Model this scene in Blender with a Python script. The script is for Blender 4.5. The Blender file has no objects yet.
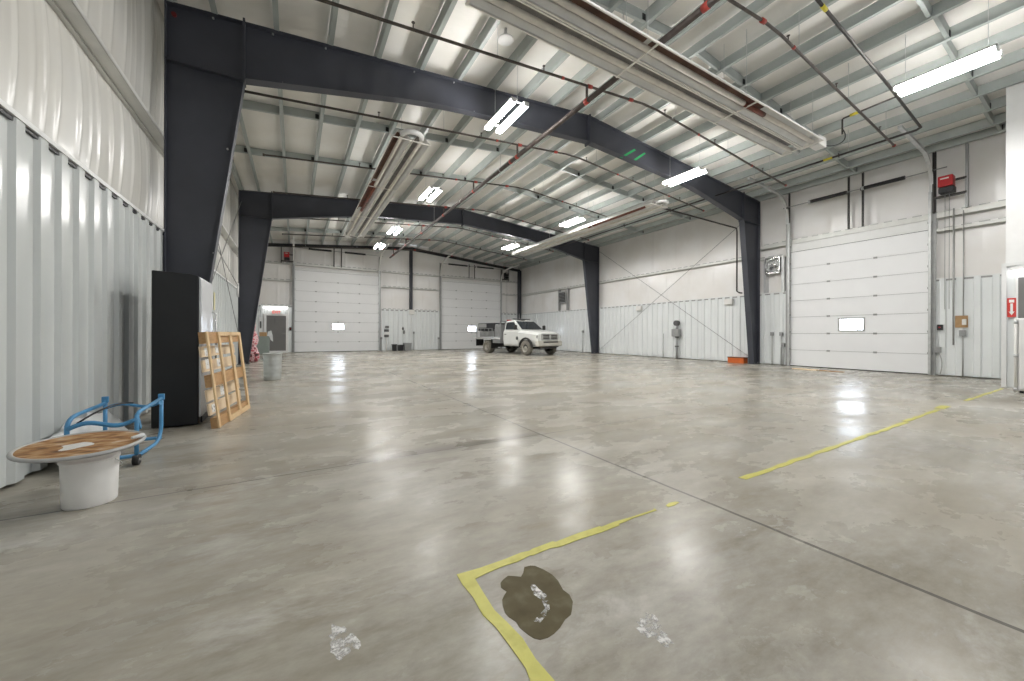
import bpy, math, random
from mathutils import Vector, Matrix
random.seed(7)
S = bpy.context.scene
C = S.collection
PI = math.pi

# ------------------------------------------------------------------ helpers
class MB:
    """collects faces; build() links them as ONE mesh object (coordinates in metres of the room)"""
    def __init__(self): self.v = []; self.f = []; self.sm = []
    def add(self, vs, fs, smooth=False):
        b = len(self.v); self.v += [tuple(p) for p in vs]
        for f in fs: self.f.append(tuple(b + i for i in f)); self.sm.append(smooth)
        return self
    def box(self, x0, x1, y0, y1, z0, z1, M=None):
        vs = [Vector((x, y, z)) for x in (x0, x1) for y in (y0, y1) for z in (z0, z1)]
        if M is not None: vs = [M @ p for p in vs]
        return self.add(vs, [(0,1,3,2),(4,6,7,5),(0,4,5,1),(2,3,7,6),(0,2,6,4),(1,5,7,3)])
    def bar(self, a, b, w, h, up=(0,0,1)):
        a = Vector(a); b = Vector(b); d = (b - a).normalized(); u = Vector(up)
        s = d.cross(u)
        if s.length < 1e-5: s = d.cross(Vector((0,1,0)))
        s.normalize(); u = s.cross(d).normalized()
        vs = []
        for p in (a, b):
            for i, j in ((-1,-1),(1,-1),(1,1),(-1,1)): vs.append(p + s*(i*w/2) + u*(j*h/2))
        return self.add(vs, [(0,1,2,3),(4,7,6,5),(0,4,5,1),(1,5,6,2),(2,6,7,3),(3,7,4,0)])
    def tube(self, pts, r, n=10, caps=True, closed=False):
        pts = [Vector(p) for p in pts]; m = len(pts); vs = []; fs = []
        rr = r if isinstance(r, (list, tuple)) else [r]*m
        prev = None
        for i, p in enumerate(pts):
            if closed: t = (pts[(i+1) % m] - pts[i-1])
            else: t = pts[min(i+1, m-1)] - pts[max(i-1, 0)]
            t.normalize()
            if prev is None:
                ref = Vector((0,0,1)) if abs(t.z) < .9 else Vector((1,0,0))
                s = t.cross(ref).normalized()
            else:
                s = prev - t*prev.dot(t)
                if s.length < 1e-5: s = t.cross(Vector((0,0,1)))
                s.normalize()
            prev = s; u = t.cross(s)
            for k in range(n):
                a = 2*PI*k/n; vs.append(p + (s*math.cos(a) + u*math.sin(a))*rr[i])
        L = m if closed else m - 1
        for i in range(L):
            for k in range(n):
                a = i*n + k; b = i*n + (k+1) % n; c = ((i+1) % m)*n + (k+1) % n; d = ((i+1) % m)*n + k
                fs.append((a, d, c, b))
        self.add(vs, fs, True)
        if caps and not closed:
            b = len(self.v) - m*n
            self.f.append(tuple(b + k for k in range(n))); self.sm.append(False)
            self.f.append(tuple(b + (m-1)*n + k for k in reversed(range(n)))); self.sm.append(False)
        return self
    def cyl(self, a, b, r, n=16): return self.tube([a, b], r, n)
    def lathe(self, prof, c, n=32, M=None, smooth=True):
        """prof: list of (radius, z)"""
        vs = []; fs = []; c = Vector(c)
        for r, z in prof:
            for k in range(n):
                p = Vector((r*math.cos(2*PI*k/n), r*math.sin(2*PI*k/n), z))
                if M is not None: p = M @ p
                vs.append(c + p)
        for i in range(len(prof)-1):
            for k in range(n):
                fs.append((i*n+k, i*n+(k+1) % n, (i+1)*n+(k+1) % n, (i+1)*n+k))
        self.add(vs, fs, smooth)
        return self
    def prism(self, poly, axis, t0, t1, M=None):
        """poly extruded along axis from t0 to t1. axis 'x': poly=(y,z); 'y': (x,z); 'z': (x,y)"""
        def P(p, t):
            q = {'x': (t, p[0], p[1]), 'y': (p[0], t, p[1]), 'z': (p[0], p[1], t)}[axis]
            return (M @ Vector(q)) if M is not None else q
        n = len(poly)
        vs = [P(p, t0) for p in poly] + [P(p, t1) for p in poly]
        fs = [tuple(range(n)), tuple(reversed(range(n, 2*n)))]
        for i in range(n): j = (i+1) % n; fs.append((i, i+n, j+n, j))
        return self.add(vs, fs)
    def sheet(self, pts2, axis, t0, t1, close=False):
        """thin open strip: polyline extruded along axis (corrugated sheet)"""
        def P(p, t): return {'x': (t, p[0], p[1]), 'y': (p[0], t, p[1]), 'z': (p[0], p[1], t)}[axis]
        n = len(pts2)
        return self.add([P(p, t0) for p in pts2] + [P(p, t1) for p in pts2], [(i, i+1, n+i+1, n+i) for i in range(n-1)])
    def build(self, name, m, parent=None, local=False, bevel=0, solid=0):
        off = Vector((0,0,0))
        if parent is not None and not local:
            p = parent
            while p is not None: off = off + Vector(p.location); p = p.parent
        me = bpy.data.meshes.new(name)
        me.from_pydata([tuple(Vector(p) - off) for p in self.v], [], self.f)
        me.polygons.foreach_set('use_smooth', self.sm)
        me.materials.append(m)
        import bmesh
        bm = bmesh.new(); bm.from_mesh(me)
        bmesh.ops.recalc_face_normals(bm, faces=bm.faces)
        bm.to_mesh(me); bm.free()
        me.update()
        o = bpy.data.objects.new(name, me); C.objects.link(o)
        if parent is not None: o.parent = parent
        if bevel:
            b = o.modifiers.new('edge', 'BEVEL'); b.width = bevel; b.segments = 2; b.limit_method = 'ANGLE'
        if solid:
            b = o.modifiers.new('thick', 'SOLIDIFY'); b.thickness = solid; b.offset = 0
        return o

def tag(o, label, cat, group=None, kind=None):
    o['label'] = label; o['category'] = cat
    if group: o['group'] = group
    if kind: o['kind'] = kind
    return o
def thing(name, label, cat, loc=(0,0,0), rot=0, group=None):
    o = bpy.data.objects.new(name, None); o.empty_display_size = .1; C.objects.link(o)
    o.location = loc
    if rot: o.rotation_euler = (0,0,rot)
    return tag(o, label, cat, group)
def struct(o, label, cat):
    o['kind'] = 'structure'; o['label'] = label; o['category'] = cat
    return o
def lab(o, t): o['label'] = t; return o
def copy_tree(o, parent=None):
    c = o.copy(); C.objects.link(c)
    if parent is not None: c.parent = parent
    for ch in list(o.children): copy_tree(ch, c)
    return c

# ------------------------------------------------------------------ materials
def nt(name):
    m = bpy.data.materials.new(name); m.use_nodes = True
    t = m.node_tree; return m, t, t.nodes['Principled BSDF']
def mat(name, col, rough=.5, metal=0., var=.06, scale=6., bump=0., bscale=40., spec=.5, emit=None, estr=0):
    m, t, b = nt(name)
    N = t.nodes; L = t.links
    b.inputs['Roughness'].default_value = rough; b.inputs['Metallic'].default_value = metal
    b.inputs['Specular IOR Level'].default_value = spec
    tc = N.new('ShaderNodeTexCoord'); no = N.new('ShaderNodeTexNoise'); no.inputs['Scale'].default_value = scale
    no.inputs['Detail'].default_value = 5
    L.new(tc.outputs['Object'], no.inputs['Vector'])
    r = N.new('ShaderNodeValToRGB')
    r.color_ramp.elements[0].position = .3; r.color_ramp.elements[1].position = .7
    r.color_ramp.elements[0].color = tuple(c*(1-var) for c in col) + (1,)
    r.color_ramp.elements[1].color = tuple(min(1, c*(1+var)) for c in col) + (1,)
    L.new(no.outputs['Fac'], r.inputs['Fac']); L.new(r.outputs['Color'], b.inputs['Base Color'])
    if bump:
        n2 = N.new('ShaderNodeTexNoise'); n2.inputs['Scale'].default_value = bscale; n2.inputs['Detail'].default_value = 3
        L.new(tc.outputs['Object'], n2.inputs['Vector'])
        bp = N.new('ShaderNodeBump'); bp.inputs['Strength'].default_value = bump; bp.inputs['Distance'].default_value = .02
        L.new(n2.outputs['Fac'], bp.inputs['Height']); L.new(bp.outputs['Normal'], b.inputs['Normal'])
    if emit:
        b.inputs['Emission Color'].default_value = tuple(emit) + (1,); b.inputs['Emission Strength'].default_value = estr
    return m

def blotch(name, cols, scale=8., rough=.6, stops=None, metal=0, stretch=(1,1,1), detail=6):
    """several flat colours laid out by noise (rust, patterned fabric)"""
    m, t, b = nt(name); N = t.nodes; L = t.links
    tc = N.new('ShaderNodeTexCoord'); mp = N.new('ShaderNodeMapping'); mp.inputs['Scale'].default_value = stretch
    no = N.new('ShaderNodeTexNoise'); no.inputs['Scale'].default_value = scale; no.inputs['Detail'].default_value = detail
    L.new(tc.outputs['Object'], mp.inputs['Vector']); L.new(mp.outputs['Vector'], no.inputs['Vector'])
    r = N.new('ShaderNodeValToRGB'); n = len(cols)
    stops = stops or [.3 + .4*i/(n-1) for i in range(n)]
    while len(r.color_ramp.elements) < n: r.color_ramp.elements.new(.5)
    for i in range(n):
        r.color_ramp.elements[i].position = stops[i]; r.color_ramp.elements[i].color = tuple(cols[i]) + (1,)
    L.new(no.outputs['Fac'], r.inputs['Fac']); L.new(r.outputs['Color'], b.inputs['Base Color'])
    b.inputs['Roughness'].default_value = rough; b.inputs['Metallic'].default_value = metal
    return m

def concrete():
    m, t, b = nt('sealed_concrete'); N = t.nodes; L = t.links
    tc = N.new('ShaderNodeTexCoord')
    def noise(scale, detail, stretch=(1,1,1), rot=0, dist=0., rough=.55):
        mp = N.new('ShaderNodeMapping'); mp.inputs['Scale'].default_value = stretch; mp.inputs['Rotation'].default_value = (0,0,rot)
        n = N.new('ShaderNodeTexNoise'); n.inputs['Scale'].default_value = scale; n.inputs['Detail'].default_value = detail
        n.inputs['Distortion'].default_value = dist; n.inputs['Roughness'].default_value = rough
        L.new(tc.outputs['Object'], mp.inputs['Vector']); L.new(mp.outputs['Vector'], n.inputs['Vector']); return n
    def ramp(src, stops):
        r = N.new('ShaderNodeValToRGB')
        while len(r.color_ramp.elements) < len(stops): r.color_ramp.elements.new(.5)
        for e, (p, c) in zip(r.color_ramp.elements, stops): e.position = p; e.color = (tuple(c) if isinstance(c, (tuple, list)) else (c,)*3) + (1,)
        L.new(src, r.inputs['Fac']); return r
    def mix(a, bb, fac, mode='MIX'):
        x = N.new('ShaderNodeMix'); x.data_type = 'RGBA'; x.blend_type = mode
        if isinstance(fac, float): x.inputs[0].default_value = fac
        else: L.new(fac, x.inputs[0])
        if isinstance(a, tuple): x.inputs[6].default_value = a + (1,)
        else: L.new(a, x.inputs[6])
        if isinstance(bb, tuple): x.inputs[7].default_value = bb + (1,)
        else: L.new(bb, x.inputs[7])
        return x.outputs[2]
    def math_(op, a, v=None):
        x = N.new('ShaderNodeMath'); x.operation = op
        if isinstance(a, (int, float)): x.inputs[0].default_value = a
        else: L.new(a, x.inputs[0])
        if v is not None:
            if isinstance(v, (int, float)): x.inputs[1].default_value = v
            else: L.new(v, x.inputs[1])
        return x.outputs[0]
    big = noise(.28, 6, (1, 1.5, 1), .3, .0)
    base = ramp(big.outputs['Fac'], [(.26, FL[0]), (.5, FL[1]), (.74, FL[2])]).outputs['Color']
    mid = noise(1.25, 10, (.6, 1.2, 1), .5, .0, .66)
    base = mix(base, ramp(mid.outputs['Fac'], [(.20, (.50,.46,.41)), (.42, (.86,.845,.82)), (.56, (1.03,1.03,1.03)), (.82, (1.32,1.31,1.30))]).outputs['Color'], 1., 'MULTIPLY')
    # swept trowel streaks running across the building
    st = noise(3.4, 9, (.4, 1.7, 1), .6, .0, .66)
    base = mix(base, ramp(st.outputs['Fac'], [(.22, (.62,.58,.53)), (.47, (.96,.955,.945)), (.76, (1.20,1.20,1.20))]).outputs['Color'], .9, 'MULTIPLY')
    fine = noise(13, 9, (.7,1.3,1), .6, .0, .7)
    base = mix(base, ramp(fine.outputs['Fac'], [(.15, .66), (.85, 1.22)]).outputs['Color'], .8, 'MULTIPLY')
    # brownish worn patches
    br = noise(.55, 7, (.7,1.1,1), -.4, .0, .6)
    base = mix(base, (.33,.29,.21), ramp(br.outputs['Fac'], [(.42, 0.), (.82, .65)]).outputs['Color'])
    # pale scuffed spots
    wn = noise(1.9, 8, (.8,1.6,1), .9, .3, .7)
    base = mix(base, (.74,.73,.71), ramp(wn.outputs['Fac'], [(.56, 0.), (.90, .75)]).outputs['Color'])
    # saw-cut joints
    sp = N.new('ShaderNodeSeparateXYZ'); L.new(tc.outputs['Object'], sp.inputs[0])
    wob = noise(1.2, 3); off = math_('MULTIPLY', math_('SUBTRACT', wob.outputs['Fac'], .5), .05)
    def joint(out, pos, w):
        a = math_('ABSOLUTE', math_('SUBTRACT', math_('ADD', out, off), pos))
        return math_('LESS_THAN', a, w)
    j = math_('MAXIMUM', joint(sp.outputs['X'], 2.45, .013), joint(sp.outputs['Y'], 12.4, .012))
    j = math_('MAXIMUM', j, joint(sp.outputs['X'], 10.6, .009))
    jy = joint(sp.outputs['Y'], 3.55, .008)
    j = math_('MAXIMUM', j, jy)
    base = mix(base, (.07,.065,.06), math_('MULTIPLY', j, .75))
    # dirt gathered along the joint across the building
    dj = math_('ABSOLUTE', math_('SUBTRACT', math_('ADD', sp.outputs['Y'], math_('MULTIPLY', off, 5.)), 3.6))
    dw = math_('MULTIPLY', math_('SUBTRACT', 1., math_('MINIMUM', math_('DIVIDE', dj, .17), 1.)), math_('LESS_THAN', sp.outputs['X'], 2.45))
    base = mix(base, (.10,.085,.072), math_('MULTIPLY', dw, math_('MULTIPLY', ramp(sp.outputs['X'], [(.0, .15), (1., .75)]).outputs['Color'], .8)))
    L.new(base, b.inputs['Base Color'])
    pol = noise(.9, 9, (.8,1.3,1), .6, .0, .64)
    rr = ramp(pol.outputs['Fac'], [(.36, .16), (.5, .27), (.62, .42)])
    L.new(rr.outputs['Color'], b.inputs['Roughness'])
    b.inputs['Specular IOR Level'].default_value = .16
    bp = N.new('ShaderNodeBump'); bp.inputs['Strength'].default_value = .11; bp.inputs['Distance'].default_value = .012
    bn = noise(6.5, 6); L.new(bn.outputs['Fac'], bp.inputs['Height']); L.new(bp.outputs['Normal'], b.inputs['Normal'])
    return m
FL = [(.325,.308,.265), (.42,.402,.358), (.525,.508,.462)]

def vinyl(name, col, rough=.32, seam=None):
    """insulation facing: soft mottling, faint creases"""
    m, t, b = nt(name); N = t.nodes; L = t.links
    tc = N.new('ShaderNodeTexCoord'); n = N.new('ShaderNodeTexNoise'); n.inputs['Scale'].default_value = .9; n.inputs['Detail'].default_value = 3
    L.new(tc.outputs['Object'], n.inputs['Vector'])
    r = N.new('ShaderNodeValToRGB'); r.color_ramp.elements[0].position = .35; r.color_ramp.elements[1].position = .68
    r.color_ramp.elements[0].color = (col[0]*.96, col[1]*.945, col[2]*.92, 1); r.color_ramp.elements[1].color = tuple(min(1, c*1.03) for c in col) + (1,)
    L.new(n.outputs['Fac'], r.inputs['Fac']); L.new(r.outputs['Color'], b.inputs['Base Color'])
    b.inputs['Roughness'].default_value = rough; b.inputs['Specular IOR Level'].default_value = .55
    mp = N.new('ShaderNodeMapping'); mp.inputs['Scale'].default_value = seam or (1,1,1)
    n2 = N.new('ShaderNodeTexNoise'); n2.inputs['Scale'].default_value = 2.2; n2.inputs['Detail'].default_value = 2
    L.new(tc.outputs['Object'], mp.inputs['Vector']); L.new(mp.outputs['Vector'], n2.inputs['Vector'])
    bp = N.new('ShaderNodeBump'); bp.inputs['Strength'].default_value = .5; bp.inputs['Distance'].default_value = .03
    L.new(n2.outputs['Fac'], bp.inputs['Height']); L.new(bp.outputs['Normal'], b.inputs['Normal'])
    return m

M = {}
M['concrete'] = concrete()
M['wall_vinyl'] = vinyl('wall_insulation_vinyl', (.82,.81,.80), .27, (1,1,.15))
M['roof_vinyl'] = vinyl('roof_insulation_vinyl', (.88,.865,.83), .38, (.3,2.6,.3))
M['liner'] = mat('white_liner_steel', (.76,.785,.785), .2, 0, .02, 1.5)
M['liner_left'] = mat('shaded_grey_white_liner_steel', (.585,.61,.60), .2, 0, .03, 1.5)  # darker copy of the liner; the left wall's shade is in the colour
M['left_vinyl'] = vinyl('shaded_wall_insulation_vinyl', (.70,.695,.665), .27, (1,1,.15))  # wall vinyl again, darkened in colour for the dimmer left side
M['trim'] = mat('white_trim_steel', (.74,.745,.735), .35, 0, .02)
M['door_white'] = mat('white_door_steel', (.83,.835,.84), .38, 0, .015, 2)
M['girt'] = mat('galvanized_girt', (.60,.60,.57), .42, .25, .08, 3)
M['purlin'] = mat('galvanized_purlin', (.40,.435,.42), .42, .1, .08, 2)
M['galv'] = mat('galvanized_steel', (.55,.56,.56), .38, .55, .1, 8)
M['galv_dark'] = mat('grey_jamb_steel', (.33,.335,.33), .45, .3, .1, 4)
M['frame'] = mat('dark_primer', (.047,.050,.064), .48, 0, .12, 1.6, bump=.05, bscale=8)
M['black'] = mat('black_paint', (.012,.012,.014), .42, 0, .3, 5)
M['blacksteel'] = mat('black_steel_pipe', (.035,.030,.027), .45, .2, .3, 12)
M['pipe'] = mat('sprinkler_pipe', (.085,.070,.060), .5, .3, .35, 9)
M['pipe_main'] = mat('sprinkler_main', (.075,.060,.054), .5, .3, .3, 7)
M['red'] = mat('red_coupling', (.38,.045,.03), .45, 0, .15, 20)
M['dark_red'] = mat('dark_red_cap', (.16,.012,.014), .5, 0, .1, 10)
M['redbox'] = mat('red_motor_cover', (.42,.012,.016), .35, 0, .08, 10)
M['white'] = mat('white_paint', (.80,.80,.79), .35, 0, .02, 6)
M['offwhite'] = mat('off_white_plastic', (.72,.71,.68), .45, 0, .03, 8)
M['alu'] = mat('reflector_aluminium', (.80,.80,.79), .52, .25, .06, 3)
M['alu_edge'] = mat('reflector_edge', (.80,.78,.73), .4, .1, .05, 4)
M['tube_grey'] = mat('heater_tube_beige', (.72,.68,.61), .55, .05, .1, 5)
M['tube_rust'] = blotch('heater_tube_rust', [(.13,.04,.025), (.20,.055,.03), (.085,.045,.03)], 3, .6)
M['shade_grey'] = mat('painted_shade_grey', (.24,.23,.22), .5, .2, .25, 4)  # dark grey for shade painted inside the heater reflectors
M['scorch'] = blotch('scorched_metal', [(.07,.035,.022), (.13,.06,.035), (.20,.11,.07)], 3, .55)
M['lens'] = mat('light_lens', (.9,.9,.9), .3, emit=(1,.985,.96), estr=150)
M['lens_tube'] = mat('tube_light_lens', (.9,.9,.9), .3, emit=(1,.99,.97), estr=4.5)
M['daylight'] = mat('daylight_pane', (.8,.85,.9), .1, emit=(.78,.87,1.0), estr=22)
M['daylight_soft'] = mat('daylight_pane_frosted', (.8,.85,.9), .1, emit=(.78,.90,1.0), estr=1.0)
M['grey_door'] = mat('grey_door_paint', (.17,.165,.16), .45, 0, .04, 3)
M['grey_box'] = mat('grey_electrical_box', (.30,.305,.30), .45, .2, .06, 6)
M['dark_box'] = mat('dark_electrical_panel', (.10,.10,.10), .5, 0, .1, 6)
M['conduit'] = mat('conduit_steel', (.42,.42,.41), .4, .4, .08, 10)
M['cable'] = mat('brace_cable', (.20,.20,.20), .4, .5, .1, 10)
M['yellow'] = blotch('yellow_floor_tape', [(.42,.39,.05), (.56,.53,.10), (.50,.47,.08)], 9, .45)
M['pale_yellow'] = mat('pale_yellow_label', (.60,.56,.32), .5, 0, .05)
M['yellow_tag'] = mat('yellow_tag', (.72,.62,.05), .5, 0, .05)
M['puddle'] = blotch('wet_stain', [(.085,.068,.032), (.11,.092,.048), (.17,.15,.095)], 9, .55, stops=[.3,.55,.8])
M['puddle'].node_tree.nodes['Principled BSDF'].inputs['Specular IOR Level'].default_value = .12
M['chalk'] = blotch('white_residue', [(.60,.59,.56), (.72,.71,.69)], 30, .7)
def residue():
    m, t, b = nt('chalky_residue'); N = t.nodes; L = t.links
    b.inputs['Base Color'].default_value = (.70,.69,.67,1); b.inputs['Roughness'].default_value = .75
    tc = N.new('ShaderNodeTexCoord'); no = N.new('ShaderNodeTexNoise'); no.inputs['Scale'].default_value = 26; no.inputs['Detail'].default_value = 7; no.inputs['Roughness'].default_value = .65
    L.new(tc.outputs['Object'], no.inputs['Vector'])
    r = N.new('ShaderNodeValToRGB'); r.color_ramp.elements[0].position = .44; r.color_ramp.elements[1].position = .60
    L.new(no.outputs['Fac'], r.inputs['Fac']); L.new(r.outputs['Color'], b.inputs['Alpha'])
    return m
M['residue'] = residue()
M['bucket'] = mat('white_plastic_pail', (.88,.87,.85), .38, 0, .04, 12)
M['rust'] = blotch('rusty_disc_face', [(.10,.045,.018), (.30,.145,.05), (.44,.27,.13), (.56,.47,.36)], 8, .75, stops=[.32,.46,.58,.70], stretch=(1.0,2.,1))
M['rust_rim'] = mat('disc_rim_grey', (.42,.42,.41), .5, .2, .12, 14)
M['blue'] = mat('blue_dolly_paint', (.075,.27,.50), .38, 0, .18, 9)
M['rubber'] = mat('black_rubber', (.018,.018,.018), .6, 0, .2, 12)
M['steel'] = mat('bright_steel', (.62,.62,.61), .25, .9, .05, 9)
M['fridge_side'] = mat('black_cabinet_side', (.006,.0065,.008), .42, 0, .3, 3)
M['fridge_door'] = mat('silver_cabinet_door', (.66,.67,.69), .27, .35, .04, 3)
def wood(name, c1, c2, st=(1,1,8)):
    return blotch(name, [c1, c2, c1], 2.2, .62, stretch=st, detail=7)
M['pine'] = wood('pine_board', (.62,.42,.22), (.70,.51,.29), (14,14,1.5))
M['ply'] = wood('brown_board', (.36,.20,.085), (.46,.27,.12), (10,1.5,10))
M['pale_wood'] = wood('pale_board', (.68,.52,.33), (.74,.60,.42), (3,10,3))
M['label_paper'] = blotch('printed_paper', [(.12,.12,.13), (.70,.70,.68), (.76,.75,.72)], 26, .6, stops=[.36,.42,.7])
M['can'] = mat('galvanized_can', (.55,.57,.56), .34, .6, .12, 7)
M['festive'] = blotch('red_white_patterned_cloth', [(.02,.015,.015), (.45,.03,.05), (.75,.70,.70), (.55,.05,.08)], 8, .6, stops=[.36,.44,.53,.62], detail=2)
M['green_grey'] = mat('grey_green_cabinet', (.235,.27,.245), .5, 0, .06, 4)
M['card'] = mat('cardboard', (.40,.25,.12), .7, 0, .1, 9)
M['cloth'] = mat('white_cloth', (.72,.74,.74), .8, 0, .05, 9, bump=.3, bscale=20)
M['orange'] = mat('orange_plastic', (.62,.13,.02), .45, 0, .1, 9)
M['sign_red'] = mat('sign_red', (.62,.05,.04), .5, 0, .04)
M['exit_red'] = mat('lit_exit_letters', (.6,.03,.02), .5, emit=(1,.12,.08), estr=1.0)
M['green_paint'] = mat('green_marker_paint', (.02,.42,.12), .5, 0, .1, 20)
M['truck_white'] = mat('truck_white_paint', (.70,.71,.69), .22, 0, .03, 3)
M['truck_dusty'] = blotch('truck_dusty_lower_paint', [(.50,.47,.40), (.62,.60,.54), (.70,.68,.63)], 3, .5)
M['truck_glass'] = mat('truck_glass', (.035,.04,.045), .08, 0, .2, 3)
M['truck_black'] = mat('truck_black_plastic', (.035,.033,.03), .6, 0, .2, 8)
M['dusty_tyre'] = blotch('dusty_tyre', [(.16,.15,.13), (.26,.24,.20)], 9, .85)
M['dusty_rim'] = blotch('dusty_rim', [(.33,.31,.27), (.46,.44,.39)], 9, .6)
M['bed_grey'] = mat('flatbed_grey', (.26,.265,.265), .5, .2, .12, 6)
M['chrome'] = mat('chrome_trim', (.60,.60,.58), .25, .7, .06, 9)

# ------------------------------------------------------------------ room measures
XL, XR, YF, YB = -1.80, 15.96, -2.6, 26.19      # inner faces of the wall liners
XM = 7.08; EAVE = 6.43; SL = .089
F1, F2 = 8.006, 17.08
def zr(x): return EAVE + SL*(min(x - XL, XR - x))
ZL = 2.785; ZG = 4.24

# ------------------------------------------------------------------ floor
fl = MB().box(XL-.35, XR+.35, YF, YB+.35, -.25, 0)
struct(fl.build('floor', M['concrete']), 'polished grey concrete floor with stains and saw-cut joints', 'floor')

# ------------------------------------------------------------------ roof
roof = MB()
PX = [-1.205 + .8757*k for k in range(10)]; PX = PX + [2*XM - x for x in reversed(PX)]
xs = []
edge = [XL-.3] + PX + [XR+.3]
for a, b in zip(edge[:-1], edge[1:]):
    for k in range(6): xs.append((a + (b-a)*k/6, math.sin(PI*k/6)))
xs.append((edge[-1], 0))
vs = []; fs = []
ny = 46
for j in range(ny+1):
    y = YF + (YB+.4-YF)*j/ny
    for x, sg in xs:
        vs.append((x, y, zr(x) + .275 - .022*sg + .006*math.sin(y*5.3+x*2)))
n = len(xs)
for j in range(ny):
    for i in range(n-1): fs.append((j*n+i, j*n+i+1, (j+1)*n+i+1, (j+1)*n+i))
roof.add(vs, fs, True)
struct(roof.build('ceiling', M['roof_vinyl']), 'sloping roof underside faced with white vinyl insulation', 'ceiling')
ORD = ['first','second','third','fourth','fifth','sixth','seventh','eighth','ninth','tenth']
for k, x in enumerate(PX):
    left = x < XM
    sgn = 1 if left else -1
    z = zr(x)
    p = thing('roof_purlin', '%s galvanized roof purlin up from the %s wall, running the length of the building' % (ORD[k if left else 19-k], 'left' if left else 'right'), 'roof purlin', (x, YF, z), 0, 'roof purlins')
    mb = MB().box(x-.004, x+.004, YF, YB+.2, z+.004, z+.26)
    mb.build('web', M['purlin'], p)
    # bottom flange points up-slope, top flange down-slope (Z section)
    x0, x1 = (x, x+.075*sgn) if sgn > 0 else (x-.075, x)
    mb = MB().box(min(x0,x1), max(x0,x1), YF, YB+.2, z+.0015, z+.006)
    lx = x + .075*sgn; mb.box(lx-.003, lx+.003, YF, YB+.2, z+.0015, z+.026)
    mb.build('bottom_flange', M['purlin'], p)
for s, xx in (('left', XL+.06), ('right', XR-.06)):
    z = zr(xx)
    e = MB().box(xx-.05, xx+.05, YF, YB+.2, z+.0, z+.2)
    struct(e.build('trim_1' if s == 'left' else 'trim_2', M['purlin']), '%s eave strut along the top of the wall' % s, 'eave strut')
# rows of blocking between purlins
rows = [(2.05, 'nearest row of purlin blocking overhead, by the near light on the right'), (4.95, 'row of purlin blocking above the wide near heater'), (10.9, 'row of purlin blocking just beyond the first steel frame'),
        (13.6, 'row of purlin blocking between the two frames, nearer the second frame'), (20.0, 'row of purlin blocking just beyond the second steel frame'), (23.2, 'row of purlin blocking nearest the end wall')]
for y, l in rows:
    t = thing('purlin_blocking', l, 'bracing', (XM, y, zr(XM)), 0, 'rows of purlin blocking')
    pp = [XL+.06] + PX + [XR-.06]
    for i, (a, b) in enumerate(zip(pp[:-1], pp[1:])):
        if a < XM < b: continue
        yo = .03 if i % 2 else -.03
        za, zb = zr(a), zr(b)
        mb = MB()
        def q(x, dz): return zr(x) + dz
        A, B = a+.012, b-.012
        # C channel: web + lower and upper lip
        for (y0, y1, d0, d1) in ((y+yo, y+yo+.004, .03, .225), (y+yo, y+yo+.06, .03, .034), (y+yo, y+yo+.05, .221, .225)):
            mb.add([(A,y0,q(A,d0)),(B,y0,q(B,d0)),(B,y0,q(B,d1)),(A,y0,q(A,d1)),(A,y1,q(A,d0)),(B,y1,q(B,d0)),(B,y1,q(B,d1)),(A,y1,q(A,d1))],
                   [(0,1,2,3),(4,7,6,5),(0,4,5,1),(1,5,6,2),(2,6,7,3),(3,7,4,0)])
        bl = mb.build('blocking_channel', M['purlin'], t)
        if i % 2 == 0:
            cx = B - .05
            MB().box(cx-.04, cx+.04, y+yo-.012, y+yo, q(cx,.045), q(cx,.16)).build('shade_plate', M['black'], bl)  # black plate painting the shadowed opening at the channel end

# ------------------------------------------------------------------ walls
def corr(u):
    """liner profile: depth of the rib (0 = valley, 1 = rib top) at distance u"""
    p = (u / .315) % 1.
    if p < .50: return 0.
    if p < .58: return (p-.50)/.08
    if p < .92: return 1.
    return (1-p)/.08
def corr_pts(a, b):
    """break points of the profile between a and b"""
    ks = [0, .5, .58, .92]
    us = {a, b}
    for i in range(int(a/.315)-2, int(b/.315)+2):
        for k in ks:
            u = (i+k)*.315
            if a < u < b: us.add(u)
    return sorted(us)
def liner(mb, side, a, b, z0, z1, depth=.034):
    P = []
    for u in corr_pts(a, b):
        d = corr(u)*depth
        if side == 'left': P.append((XL - .034 + d, u))
        elif side == 'right': P.append((XR + .034 - d, u))
        else: P.append((u, YB + .034 - d))
    mb.sheet(P, 'z', z0, z1)
def shading(mb, side, a, b, z0, z1, depth=.034):  # dark strips painting the shade of the void below the liner cap
    i = int(a/.315)-2
    while i*.315 < b:
        u0, u1 = max(a, i*.315-.02), min(b, (i+.5)*.315+.02)
        if u1 - u0 > .03:
            if side == 'left': mb.box(XL-.034+.002, XL-.012, u0, u1, z0, z1)
            elif side == 'right': mb.box(XR+.012, XR+.034-.002, u0, u1, z0, z1)
            else: mb.box(u0, u1, YB+.012, YB+.034-.002, z0, z1)
        i += 1
def dashes(mb, side, a, b, z, h=.022):  # dark dashes painted for the gap shadow above the girt lips
    u = a + .1
    while u < b - .2:
        if side == 'right': mb.box(XR-.006, XR+.006, u, u+.19, z, z+h)
        else: mb.box(u, u+.19, YB-.006, YB+.006, z, z+h)
        u += .315
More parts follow.
